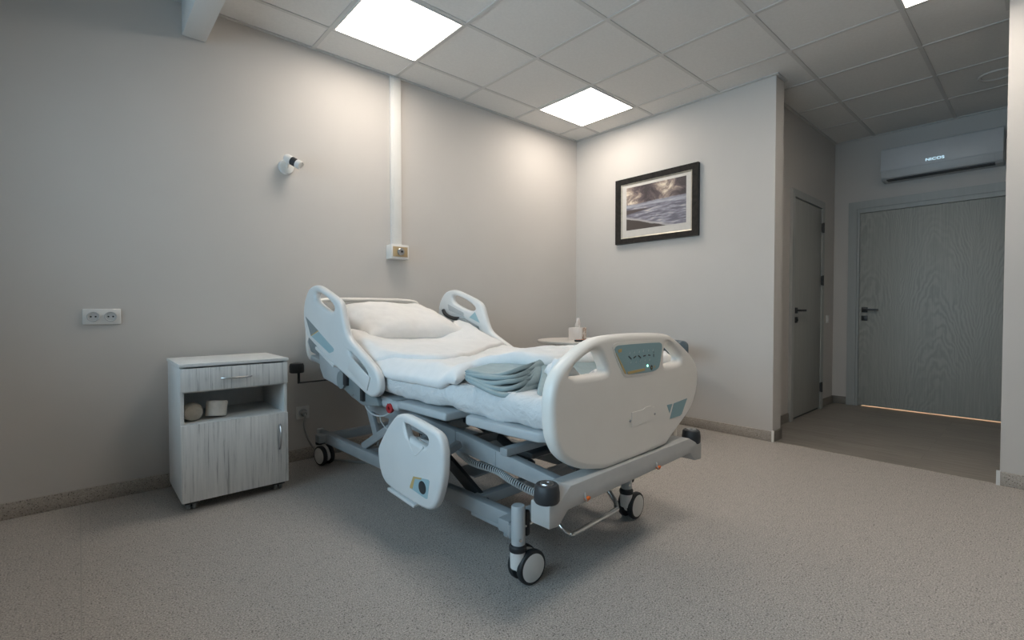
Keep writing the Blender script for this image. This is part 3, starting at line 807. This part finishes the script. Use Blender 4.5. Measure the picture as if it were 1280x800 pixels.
# accessory hooks under the foot beam
for u, z in ((-.37, .384), (.095, .380)):
    mb = MB(); mb.tube(catmull([(u, -.285, z + .012), (u - .012, -.297, z + .004), (u - .012, -.30, z - .008), (u, -.30, z - .016)], 5), .003, 8)
    mb.mi = 1; mb.prism([(u - .014, z - .008), (u + .013, z - .005), (u + .010, z - .014), (u - .006, z - .017)], -.303, -.291, 'xz', .002)
    BP(mb, 'accessory_hook', [M['silver_beam'], M['orange']], None, 'orange-tipped hook')
# mattress platform
def mtop(v):
    k = .055; x = (v - .86) / k
    return .695 + .17 * k * (math.log1p(math.exp(-abs(x))) + max(x, 0))
mb = MB(); mb.prism(smooth_poly([(-.475, .33), (.475, .33), (.475, -.15), (.43, -.2), (-.43, -.2), (-.475, -.15)], 1), .548, .584, 'xy', .008, 3); BP(mb, 'leg_platform', M['light_grey_metal'])
mb = MB(); mb.box((-.472, .345, .537), (.472, .72, .572), .010, 3); BP(mb, 'seat_platform', M['light_grey_metal'])
mb = MB(); mb.bar((0, .80, mtop(.80) - .150), (0, 1.78, mtop(1.78) - .150), .90, .03, .008); BP(mb, 'back_platform', M['light_grey_metal'])
# red release handle and thin cable loops below the near side
mb = MB(); mb.lathe([(.010, -.008), (.022, -.008), (.024, 0), (.022, .008), (.010, .008), (.010, -.008)], (-.455, .81, .523), (1, .1, 0), 24); mb.bar((-.455, .80, .523), (-.455, .835, .54), .008, .01)
BP(mb, 'release_handle', M['red'], None, 'red release handle')
mb = MB(); mb.box((-.455, .74, .515), (-.40, .90, .56), .016, 3); BP(mb, 'handle_housing', M['light_grey_metal'])
mb = MB(); mb.tube(catmull([(-.43, 1.12, .53), (-.45, 1.06, .49), (-.45, .98, .465), (-.44, .90, .47), (-.43, .84, .50)], 6), .004, 8)
mb.tube(catmull([(-.44, .93, .47), (-.44, .925, .44), (-.42, .90, .40), (-.40, .86, .42), (-.40, .83, .48)], 6), .003, 8); BP(mb, 'hanging_cable', M['cable'])
# coiled cable
path = catmull([(-.362, .405, .40), (-.366, .37, .388), (-.368, .29, .370), (-.368, .15, .371), (-.368, .06, .353), (-.366, -.055, .340), (-.36, -.13, .352)], 40)
pts = []; turns = 62; n = turns * 12
for k in range(n + 1):
    f = k / n * (len(path) - 1); i = min(int(f), len(path) - 2); p = path[i].lerp(path[i + 1], f - i)
    tg = (path[i + 1] - path[i]).normalized(); a = tg.cross(Vector((1, 0, 0))).normalized(); b_ = tg.cross(a)
    an = 2 * PI * turns * k / n; pts.append(p + (a * math.cos(an) + b_ * math.sin(an)) * .0125 - Vector((0, 0, .012)))
mb = MB(); mb.tube(pts, .0026, 5); mb.mi = 1; mb.tube([p - Vector((0, 0, .012)) for p in path], .0088, 8); BP(mb, 'coiled_cable', [M['cable'], M['black']])

# footboard
fo = [(-.525, .64), (-.528, .72), (-.505, .79), (-.43, .845), (-.325, .892), (-.24, .905), (-.05, .908), (.19, .900), (.275, .874), (.41, .803), (.478, .75), (.492, .70), (.475, .62), (.42, .548), (.30, .490), (.215, .446), (.19, .432), (-.24, .432), (-.265, .440), (-.37, .462), (-.47, .515), (-.515, .58)]
fh1 = [(-.435, .778), (-.43, .795), (-.395, .823), (-.315, .856), (-.275, .852), (-.255, .825), (-.230, .785), (-.24, .775), (-.34, .774)]
fh2 = [(.180, .850), (.205, .855), (.245, .835), (.312, .795), (.318, .782), (.305, .772), (.180, .766), (.172, .775)]
me = plate_mesh(fo, [fh1, fh2], .056, .021, 2, 1, 5)
mb = MB(); mb.add_mesh(me, M_uz(-.252)); foot = BP(mb, 'footboard', M['bed_plastic'], None, None, 50)
VF = -.281
# raised control panel with its film
pan = [(-.195, .852), (-.185, .866), (-.155, .869), (.115, .866), (.142, .860), (.147, .845), (.128, .772), (.108, .757), (.06, .752), (-.09, .756), (-.118, .760), (-.135, .772)]
def decal(mb, pts, v=VF, t=.0012, sm=1):
    mb.add_mesh(plate_mesh(pts, [], t, .0002, sm, 0, 0), M_uz(v))
mb = MB(); decal(mb, [(a * 1.06 - .0 if True else a, (b - .81) * 1.16 + .81) for a, b in pan], VF + .0012, .004); 
mb.mi = 1; decal(mb, pan, VF - .0015)
mb.mi = 2; decal(mb, [(-.112, .768), (.012, .771), (.012, .762), (-.105, .758)], VF - .0028, .0008, 0); decal(mb, [(-.172, .853), (-.148, .855), (-.150, .843), (-.170, .842)], VF - .0028, .0008, 0)
decal(mb, [(-.187, .842), (-.183, .842), (-.122, .770), (-.118, .762), (-.126, .762), (-.132, .768)], VF - .0026, .0008, 0)
mb.mi = 3
def dash(p, q, w): 
    p, q = Vector((p[0], p[1])), Vector((q[0], q[1])); n_ = Vector((-(q - p).y, (q - p).x)).normalized() * w
    decal(mb, [tuple(p + n_), tuple(q + n_), tuple(q - n_), tuple(p - n_)], VF - .0030, .0008, 0)
for (u, z), (du, dz) in zip([(-.094, .819), (-.061, .819), (-.027, .818), (.008, .819), (.044, .819), (.077, .816)], [(.010, -.006), (.009, .003), (.010, -.005), (.009, .001), (.008, -.001), (.0, -.006)]):
    dash((u - du, z - dz), (u + du, z + dz), .0022)
dash((.077, .826), (.0772, .832), .0012)
mb.mi = 4
for u, z in [(-.096, .836), (-.065, .837), (-.031, .837), (-.001, .839), (.037, .838), (.071, .837), (-.089, .801), (-.053, .800), (-.024, .802), (.012, .802), (.046, .802)]:
    dash((u - .0035, z - .004), (u + .0035, z + .003), .0018)
    dash((u + .001, z - .006), (u + .001, z + .006), .0010)
mb.mi = 5; decal(mb, ellipse(.031, .779, .0042, .004), VF - .0032, .001, 0)
mb.mi = 3; decal(mb, ellipse(.061, .769, .008, .010), VF - .0032, .001, 0)
mb.mi = 2; decal(mb, ellipse(.061, .769, .0025, .003), VF - .0042, .0006, 0); decal(mb, ellipse(.084, .771, .004, .0045), VF - .003, .0006, 0)
mb.build('control_panel', [M['bed_plastic'], M['teal'], M['yellow'], M['print_dark'], M['print_pale'], M['green_led']], foot)
mb = MB(); decal(mb, [(.192, .603), (.238, .602), (.214, .566)], VF, .0012, 0); decal(mb, [(.250, .602), (.372, .608), (.322, .546), (.307, .541), (.217, .541)], VF, .0012, 0)
mb.build('emblem', M['teal'], foot)['label'] = 'two pale teal printed corners'
mb = MB()
decal(mb, [(-.075, .612), (.005, .611), (.02, .618), (.06, .618), (.075, .610), (.088, .612), (.09, .560), (-.075, .556)], VF + .0004, .0016, 0)
mb.mi = 1
for u in (-.086, .092): mb.lathe([(.0052, 0), (.0045, .003), (0, .0035)], (u, VF + .0005, .582), (0, -1, 0), 14)
mb.build('name_plate', [M['bed_plastic'], M['steel']], foot)
# headboard
ho = [(-.435, .70), (-.435, .90), (-.43, .97), (-.405, 1.05), (-.36, 1.072), (-.20, 1.080), (.20, 1.080), (.37, 1.072), (.415, 1.05), (.44, .97), (.445, .90), (.445, .70), (.38, .64), (-.38, .64)]
hh = [(-.375, .965), (-.365, 1.03), (-.32, 1.05), (.33, 1.05), (.375, 1.03), (.385, .965), (.36, .95), (-.35, .95)]
mb = MB(); mb.add_mesh(plate_mesh(ho, [hh], .04, .016, 2, 1, 5), M_uz(1.885)); BP(mb, 'headboard', M['bed_plastic'], None, None, 50)
for u in (-.3, .3): BP(MB().tube([(u, 1.86, .535), (u, 1.872, .72)], .016, 14), 'headboard_bracket', M['grey_metal'])

# side rails
RO = [(1.560, 1.139), (1.500, 1.137), (1.37, 1.095), (1.262, 1.058), (1.215, 1.028), (1.188, .956), (1.158, .885), (1.125, .845), (1.02, .797), (.875, .728), (.822, .692), (.806, .64), (.816, .597), (.866, .572), (.925, .574), (1.027, .609), (1.284, .687), (1.417, .734), (1.582, .803), (1.681, .842), (1.715, .92), (1.715, 1.02), (1.668, 1.094), (1.62, 1.128)]
RH1 = [(1.548, 1.092), (1.51, 1.100), (1.46, 1.090), (1.361, 1.055), (1.292, 1.016), (1.285, .995), (1.318, .985), (1.37, .990), (1.47, 1.024), (1.535, 1.050)]
RH2 = [(1.132, .782), (1.10, .779), (1.05, .757), (.962, .717), (.920, .685), (.922, .676), (.94, .680), (.99, .702), (1.073, .745)]
def rail(s):
    u = s * .495
    mb = MB(); mb.add_mesh(plate_mesh(RO, [RH1, RH2], .042, .0165, 2, 1, 5), M_vz(u))
    # stiffening ridge
    return BP(mb, 'side_rail', M['rail_plastic'], None, 'raised %s side rail' % ('near' if s < 0 else 'far'), 50)
def vdecal(mb, pts, u, t=.0012, sm=0): mb.add_mesh(plate_mesh(pts, [], t, .0002, sm, 0, 0), M_vz(u))
nr = rail(-1); UO = -.5165
mb = MB(); vdecal(mb, [(1.678, .957), (1.497, .878), (1.600, .843)], UO)
mb.build('angle_gauge', M['slate_film'], nr)
mb = MB(); vdecal(mb, [(1.590, .841), (1.487, .872), (1.300, .790), (1.291, .781), (1.302, .768), (1.348, .757)], UO)
mb.mi = 1; vdecal(mb, [(1.600, .846), (1.495, .879), (1.487, .874), (1.592, .842)], UO - .0005)
mb.build('rail_decal', [M['teal_light'], M['yellow']], nr)
mb = MB(); mb.bar((-.505, 1.535, .778), (-.505, 1.295, .690), .030, .018, .005)
mb.build('rail_slide', M['rail_plastic'], nr)
mb = MB(); mb.bar((-.519, 1.10, .725), (-.519, .90, .635), .008, .075, .0035); mb.build('rail_groove', M['rail_plastic'], nr)
mb = MB(); mb.prism([(1.70, .865), (1.53, .76), (1.52, .735), (1.60, .728), (1.68, .742), (1.72, .80)], -.488, -.455, 'yz', .008); BP(mb, 'rail_end_bracket', M['slate_film'])
def linkage(s):
    a, b = sorted((s * .49, s * .44))
    mb = MB(); mb.prism([(1.56, .80), (1.55, .66), (1.50, .60), (1.38, .585), (1.30, .57), (1.28, .64), (1.30, .72)], a, b, 'yz', .01)
    mb.mi = 1; mb.prism([(1.32, .71), (1.29, .57), (1.18, .535), (1.05, .505), (.88, .525), (.93, .60), (1.10, .65)], sorted((s * .475, s * .445))[0], sorted((s * .475, s * .445))[1], 'yz', .006)
    mb.mi = 2; mb.box((a - .002, 1.20, .59), (b, 1.24, .66), .004); mb.box((a - .001, 1.02, .53), (b, 1.05, .60), .004)
    mb.mi = 1; mb.lathe([(0, 0), (.045, 0), (.048, .006), (.048, .03), (0, .031)], (s * .46, 1.27, .615), (s, 0, 0), 30)
    mb.mi = 3; mb.lathe([(0, 0), (.006, 0), (.006, .004), (0, .005)], (s * .476, 1.15, .545), (s, 0, 0), 12)
    BP(mb, 'rail_linkage', [M['light_grey_metal'], M['slate_film'], M['black'], M['chrome']])
linkage(-1); linkage(1)
fr = rail(1); UI = .473
mb = MB(); vdecal(mb, [(1.285, .980), (1.233, .906), (1.345, .942)], UI); mb.build('rail_decal', M['teal_light'], fr)
mb = MB(); vdecal(mb, [(1.591, 1.037), (1.41, .975), (1.40, .945), (1.579, .992)], UI, .003); mb.build('recess_panel', M['light_grey_metal'], fr)
mb = MB(); mb.prism([(1.545, .84), (1.433, .937), (1.40, .937), (1.243, .884), (1.222, .83), (1.30, .78)], .445, .473, 'yz', .005); mb.mi = 1
for v, z in ((1.43, .915), (1.26, .855)): mb.lathe([(0, 0), (.007, 0), (.006, .004), (0, .005)], (.444, v, z), (-1, 0, 0), 14)
mb.build('latch_bracket', [M['slate_film'], M['black']], fr)
mb = MB(); mb.tube(catmull([(.462, 1.632, .992), (.455, 1.60, .966), (.452, 1.55, .946), (.455, 1.50, .935), (.462, 1.455, .932)], 6), .013, 10); mb.build('rail_grip', M['black'], fr)
mb = MB(); mb.add_mesh(plate_mesh([(1.10, .798), (1.075, .79), (.98, .755), (.985, .742), (1.04, .760)], [], .006, .001, 0, 0, 0), M_vz(.472)); mb.build('rail_insert', M['dark_metal'], fr)
# lowered foot-end rail
LO = [(.58, .540), (.545, .553), (.50, .557), (.46, .553), (.31, .533), (.262, .520), (.237, .492), (.226, .43), (.236, .34), (.268, .255), (.294, .219), (.335, .200), (.42, .199), (.624, .216), (.672, .228), (.712, .268), (.732, .35), (.728, .375), (.70, .415), (.645, .480)]
LH = [(.508, .514), (.495, .520), (.46, .516), (.353, .499), (.333, .489), (.333, .470), (.350, .451), (.37, .451), (.47, .466), (.488, .472)]
mb = MB(); mb.add_mesh(plate_mesh(LO, [LH], .042, .0165, 2, 1, 5), M_vz(-.548)); lr = BP(mb, 'side_rail', M['rail_plastic'], None, 'lowered foot-end side rail', 50)
UL = -.5695
mb = MB(); vdecal(mb, [(.430, .314), (.325, .328), (.318, .322), (.333, .250), (.342, .247), (.452, .260), (.456, .268)], UL)
mb.mi = 1; vdecal(mb, [(.432, .315), (.372, .323), (.375, .316), (.420, .309), (.438, .262), (.457, .260), (.458, .268)], UL - .0006)
mb.mi = 2; vdecal(mb, ellipse(.367, .286, .026, .026), UL - .001)
mb.build('angle_gauge', [M['teal_light'], M['yellow'], M['print_dark']], lr)
mb = MB(); mb.tube(catmull([(-.5665, v, z) for v, z in [(.508, .527), (.494, .505), (.470, .457), (.445, .418), (.428, .406), (.412, .408), (.385, .427), (.362, .447)]], 8), .0042, 8); mb.build('rail_groove', M['rail_plastic'], lr)
mb = MB(); mb.bar((-.556, .635, .210), (-.556, .425, .192), .035, .014, .004); mb.build('rail_slide', M['rail_plastic'], lr)
mb = MB(); mb.bar((-.52, .50, .42), (-.41, .50, .46), .03, .03); mb.bar((-.52, .33, .40), (-.41, .33, .44), .03, .03); mb.box((-.53, .28, .34), (-.515, .60, .46), .004)
BP(mb, 'rail_hinge', M['grey_metal'])

# ------------------------------------------------------------------ bedding (each lies on the bed)
def bedding(mb, name, m, base, angle=60):
    o = mb.build(name, m, None, angle, shift=Vector(base)); o.location = bw(*base); o.rotation_euler = (0, 0, TH); return o
def soft(v): return mtop(v)
# mattress with fitted sheet
mb = MB()
VM0, VM1 = -.195, 1.80
def mpos(s, t):
    v = VM0 + (VM1 - VM0) * t; u = -.462 + .924 * s
    z = soft(v) - .056
    e = 1 - min(min(s, 1 - s) * .9 / .05, 1)
    return (u + .006 * fbm(u, v, 3, 9), v, z + .006 * fbm(u * 3, v, 0, 3) * e)
pad(mb, 40, 90, mpos, .112, .035, .03, .92, 1.98, None, .5)
for vtx in mb.b.verts:                      # sheet hanging a little unevenly along the sides
    if abs(vtx.co.x) > .40 and vtx.co.z < soft(vtx.co.y) - .08: vtx.co.z += .002 + .022 * fbm(vtx.co.y, 0, 1, 7)
mattress = tag(bedding(mb, 'mattress', M['sheet'], (0, .8, .582)), 'mattress in a white fitted sheet on the hospital bed', 'mattress')

# duvet
def smooth01(x): x = max(0, min(1, x)); return x * x * (3 - 2 * x)
def duv_z(u, v):
    lift = .056 * smooth01((.36 - v) / .14) * smooth01((u + .47) / .14)
    z = soft(v) + .036 - .034 * smooth01((v - .95) / .25) * (1 - smooth01((abs(u) - .12) / .28)) + (.03 if u > 0 else .012) * smooth01((v - .95) / .35) * smooth01((abs(u) - .15) / .25) + lift + .010 * fbm(u * 1.2, v, 5, 3.2) + .004 * fbm(u, v, 2, 11)
    # ripples where it is gathered near the foot
    z += .012 * math.sin(v * 34 + u * 9 + 2 * fbm(u, v, 8, 3)) * smooth01((.48 - v) / .2) * smooth01((v - .02) / .1)
    if u < -.40: z -= .045 * smooth01((-.40 - u) / .075) * (1 - smooth01((.40 - v) / .15))
    if u > .41: z -= .05 * smooth01((u - .41) / .065)
    return z
def duv_pos(s, t):
    u = -.478 + .95 * s
    v0 = .275 - .285 * smooth01((u + .39) / .22) + .015 * fbm(u, 0, 4, 5); v1 = 1.40
    v = v0 + (v1 - v0) * t
    return (u + (.008 * fbm(v, 0, 2, 6) if s < .1 or s > .9 else 0), v, duv_z(u, v))
mb = MB(); pad(mb, 60, 100, duv_pos, .060, .035, .04, .95, 1.25, None, .5)
duvet = bedding(mb, 'duvet', M['linen'], (0, .7, soft(.7) + .02))
tag(duvet, 'white duvet spread over the mattress with its top turned down', 'duvet')
# turned-down top of the duvet
def flap_low(u):
    pts = [(-.50, 1.02), (-.455, .98), (-.41, .80), (-.34, .655), (-.25, .605), (-.10, .64), (.08, .765), (.22, .86), (.36, .925), (.50, .96)]
    for (a, x), (b, y) in zip(pts, pts[1:]):
        if u <= b: k = (u - a) / (b - a); return x + (y - x) * k
    return pts[-1][1]
def flap_lows(u): return sum(flap_low(u + d) for d in (-.05, -.025, 0, .025, .05)) / 5
def flap_pos(s, t):
    u = -.472 + .945 * s
    v0 = flap_lows(u); v1 = 1.385
    v = v0 + (v1 - v0) * t
    z = duv_z(u, v) + .030 + .008 + .005 * fbm(u, v, 9, 5) - .006 * (1 - smooth01((v - v0) / .08))
    if u > .30: z += .02 * smooth01((u - .30) / .12) * smooth01((v - 1.1) / .2)
    return (u, v, z)
mb = MB(); pad(mb, 60, 60, flap_pos, .034, .02, .02, .945, .7, None, .5)
fl = mb.build('turned_down_top', M['linen'], duvet, 60, shift=None)
fl.location = -Vector((0, .7, soft(.7) + .02))
# folded sage blanket at the foot of the mattress
blk = tag(empty('blanket', bw(0, .1, .697), TH), 'folded sage green blanket across the foot of the mattress', 'blanket')
NL = 5
for k in range(NL):
    f = k / (NL - 1)
    def bpos(s, t, f=f, k=k):
        # s: near -> far, t: head side -> foot side; the near edge is a crescent between the two tips of the fold
        bl = .165 - .075 * f; sg = .062 - .048 * f
        q = Vector((-.472, .218)).lerp(Vector((-.225, .052)), t) + Vector((-.55, -.83)) * (bl * math.sin(PI * t) ** .8)
        g = Vector((.445, .33)).lerp(Vector((.445, -.02 - .05 * (1 - f))), t); p = q.lerp(g, s)
        ze = (.728 + .006 * k) * (1 - t) + (.772 + .0065 * k) * t - sg * math.sin(PI * t)
        zi = .712 + .0165 * k
        z = ze + (zi - ze) * smooth01(s / .3) + .005 * fbm(p.x, p.y, k * 3.1, 8) * (1.2 if k else .3) + .003 * math.sin(t * 9 + k * 2)
        return (p.x, p.y - .1, z - .697)
    mb = MB(); pad(mb, 44, 26, bpos, .017, .008, .008, .9, .3, None, .5)
    mb.build('blanket_layer', M['blanket'], blk, 60)
# the loop of the fold at the near corner and the part hanging towards the footboard
mb = MB()
def bl_front(s, t):
    u0 = -.235 - .17 * t ** 1.5 + .02 * math.sin(t * 6); u = u0 + (.45 - u0) * s
    v = .085 - .175 * t - .03 * (1 - s) * t
    z = .796 - .086 * smooth01(t) ** 1.2 - .02 * (1 - s) ** 8 + .006 * fbm(u * 2, v, 1, 5)
    return (u, v - .1, z - .697)
pad(mb, 40, 16, bl_front, .014, .007, .007, .8, .2, lambda s, t: (0, -.5, .86), .5)
mb.build('blanket_front', M['blanket'], blk, 60)
# loose sheet bunched inside the footboard
mb = MB()
def sh_pos(s, t):
    u = -.395 + .835 * s; v = -.212 + .085 * t
    z = .722 + .022 * math.sin(s * 23 + 3 * fbm(s, t, 0, 3)) * math.sin(PI * t) + .03 * fbm(u, v, 2, 7) + (.055 * smooth01((-.25 - u) / .1) + .03 * smooth01((u - .22) / .1))
    return (u, v, z)
pad(mb, 70, 14, sh_pos, .055, .03, .04, .87, .12, None, .5)
tag(bedding(mb, 'bed_sheet', M['linen'], (0, -.17, .70)), 'loose white sheet bunched behind the footboard', 'sheet')

# pillow
PB, PT = Vector((0, 1.255, .845)), Vector((0, 1.705, 1.005))
pdir = (PT - PB).normalized(); pn = Vector((0, -pdir.z, pdir.y))
def pil(s, t):
    a, b = s * 2 - 1, t * 2 - 1
    w = .352 * (1 - .11 * max(b, 0) ** 1.5); l_ = .255
    u = w * a * (1 - .05 * (1 - b * b)) ; q = l_ * b * (1 - .07 * (1 - a * a))
    p = (PB + PT) / 2 + pdir * q; p.x = u + .015
    p += pn * (.012 * fbm(u * 2, q * 2, 3, 2.5) - .02 * a * a)
    return p
def pilnz(s, t):
    return .006 * fbm(s * 3, t * 3, 1, 2) + .004 * math.sin(s * 40 + 4 * fbm(s, t, 0, 3)) * max(0, 1 - t * 4)
mb = MB(); pad(mb, 56, 40, pil, .165, .22, .18, .72, .5, lambda s, t: pn, .5, pilnz, True)
tag(bedding(mb, 'pillow', M['pillow'], (0, 1.5, .86)), 'white pillow resting against the headboard', 'pillow')

# ------------------------------------------------------------------ round table in the corner, with its things
TX, TY, TZ = -.66, -.60, .735
t = tag(empty('round_table', (TX, TY, 0)), 'round white table in the corner behind the bed', 'table')
MB().lathe([(0, TZ - .024), (.345, TZ - .024), (.358, TZ - .018), (.36, TZ - .004), (.356, TZ), (0, TZ)], n=64).build('table_top', M['table_top'], t)
for k in range(4):
    a = PI / 4 + k * PI / 2 + .25
    mb = MB()
    for d in (-.022, .022):
        x, y = .22 * math.cos(a) - d * math.sin(a), .22 * math.sin(a) + d * math.cos(a)
        mb.tube([(x, y, TZ - .024), (x * 1.18, y * 1.18, .0)], .011, 14)
    mb.build('leg', M['steel'], t)
t = tag(empty('tissue_box', (-.655, -.575, TZ), math.radians(20)), 'printed cube tissue box on the round table', 'tissue box')
BXT = .105
mb = MB(); mb.box((-.06, -.06, 0), (.06, .06, BXT), .002)
for f in mb.b.faces:
    c_ = f.calc_center_median()
    f.material_index = 1 if (c_.y < -.05 or c_.x > .05) else 0
mb.build('box', [M['boxpale'], M['boxprint']], t)
mb = MB()
def tis(s, t_):
    a = s * 2 - 1; h = t_
    w = .018 + .028 * math.sin(PI * min(h * .9, 1)) ; return (a * w + .012 * h, .014 * math.sin(a * 5 + h * 3) * (1 - .3 * h), BXT + .085 * h * (1 - .12 * a * a) - .002)
pad(mb, 18, 16, tis, .003, .004, .004, .06, .08, lambda s, t_: (0, -1, 0), .5); mb.build('tissue', M['tissue'], t)
mb = MB(); mb.box((-.075, -.022, 0), (.075, .022, .016), .005, 3); mb.mi = 1
for k in range(5): 
    for j in (-1, 0, 1): mb.box((-.055 + k * .022 - .006, j * .012 - .0035, .0155), (-.055 + k * .022 + .006, j * .012 + .0035, .0178), .001)
o = tag(mb.build('remote_control', [M['black'], M['orange']]), 'black remote control beside the tissue box', 'remote control'); o.location = (-.83, -.79, TZ); o.rotation_euler = (0, 0, math.radians(-38))

# chair behind the footboard
t = tag(empty('armchair', (-.43, -1.22, 0), 0), 'dark teal-grey upholstered chair against the wall, mostly behind the footboard', 'chair')
mb = MB()
def cback(s, t_):
    a = -1.45 + 2.9 * s
    return (-.06 + .16 * math.cos(a), .235 * math.sin(a), .635 + .12 * t_)
pad(mb, 44, 14, cback, .075, .04, .045, .8, .14, lambda s, t_: (math.cos(-1.45 + 2.9 * s), math.sin(-1.45 + 2.9 * s), 0), .5)
mb.build('backrest', M['chair_fabric'], t)
mb = MB(); pad(mb, 24, 24, lambda s, t_: (-.24 + .34 * s, -.17 + .34 * t_, .44), .08, .05, .05, .34, .34); mb.build('seat', M['chair_fabric'], t)
for y in (-.11, .11): MB().tube([(.045, y, .44), (.075, y * 1.1, .64)], .012, 12).build('back_post', M['table_top'], t)
for x in (-.19, .05):
    for y in (-.12, .12):
        MB().tube([(x, y, .42), (x * 1.12, y * 1.05, 0)], [.016, .011], 14).build('leg', M['table_top'], t)

# ------------------------------------------------------------------ light
w = bpy.data.worlds.new('world'); SC.world = w; w.use_nodes = True
bg = w.node_tree.nodes['Background']
bg.inputs['Color'].default_value = (.555, .81, 1.0, 1); bg.inputs['Strength'].default_value = 3.0
def area(name, loc, rot, sx, sy, power, color, portal=False):
    l = bpy.data.lights.new(name, 'AREA'); l.shape = 'RECTANGLE'; l.size = sx; l.size_y = sy; l.energy = power; l.color = color
    o = bpy.data.objects.new(name, l); COL.objects.link(o); o.location = loc; o.rotation_euler = rot
    if portal: l.cycles.is_portal = True
    return o
area('window_portal', (XL - .16, (WY1 + WY2) / 2, (WZ1 + WZ2) / 2), (0, -PI / 2, 0), WZ2 - WZ1, WY1 - WY2, 1, (1, 1, 1), True)
area('hallway_lamp', (2.9, -2.55, 2.4), (0, 0, 0), .5, .5, 45, (1, .72, .5))

# ------------------------------------------------------------------ colour management and sampling
SC.view_settings.view_transform = 'Standard'; SC.view_settings.look = 'None'
SC.view_settings.exposure = 1.12; SC.view_settings.gamma = 1; SC.view_settings.use_curve_mapping = False
cy = SC.cycles
cy.use_denoising = True
try: cy.denoiser = 'OPENIMAGEDENOISE'
except Exception: pass
cy.max_bounces = 10; cy.diffuse_bounces = 8; cy.glossy_bounces = 3; cy.sample_clamp_indirect = 6
cy.caustics_reflective = False; cy.caustics_refractive = False
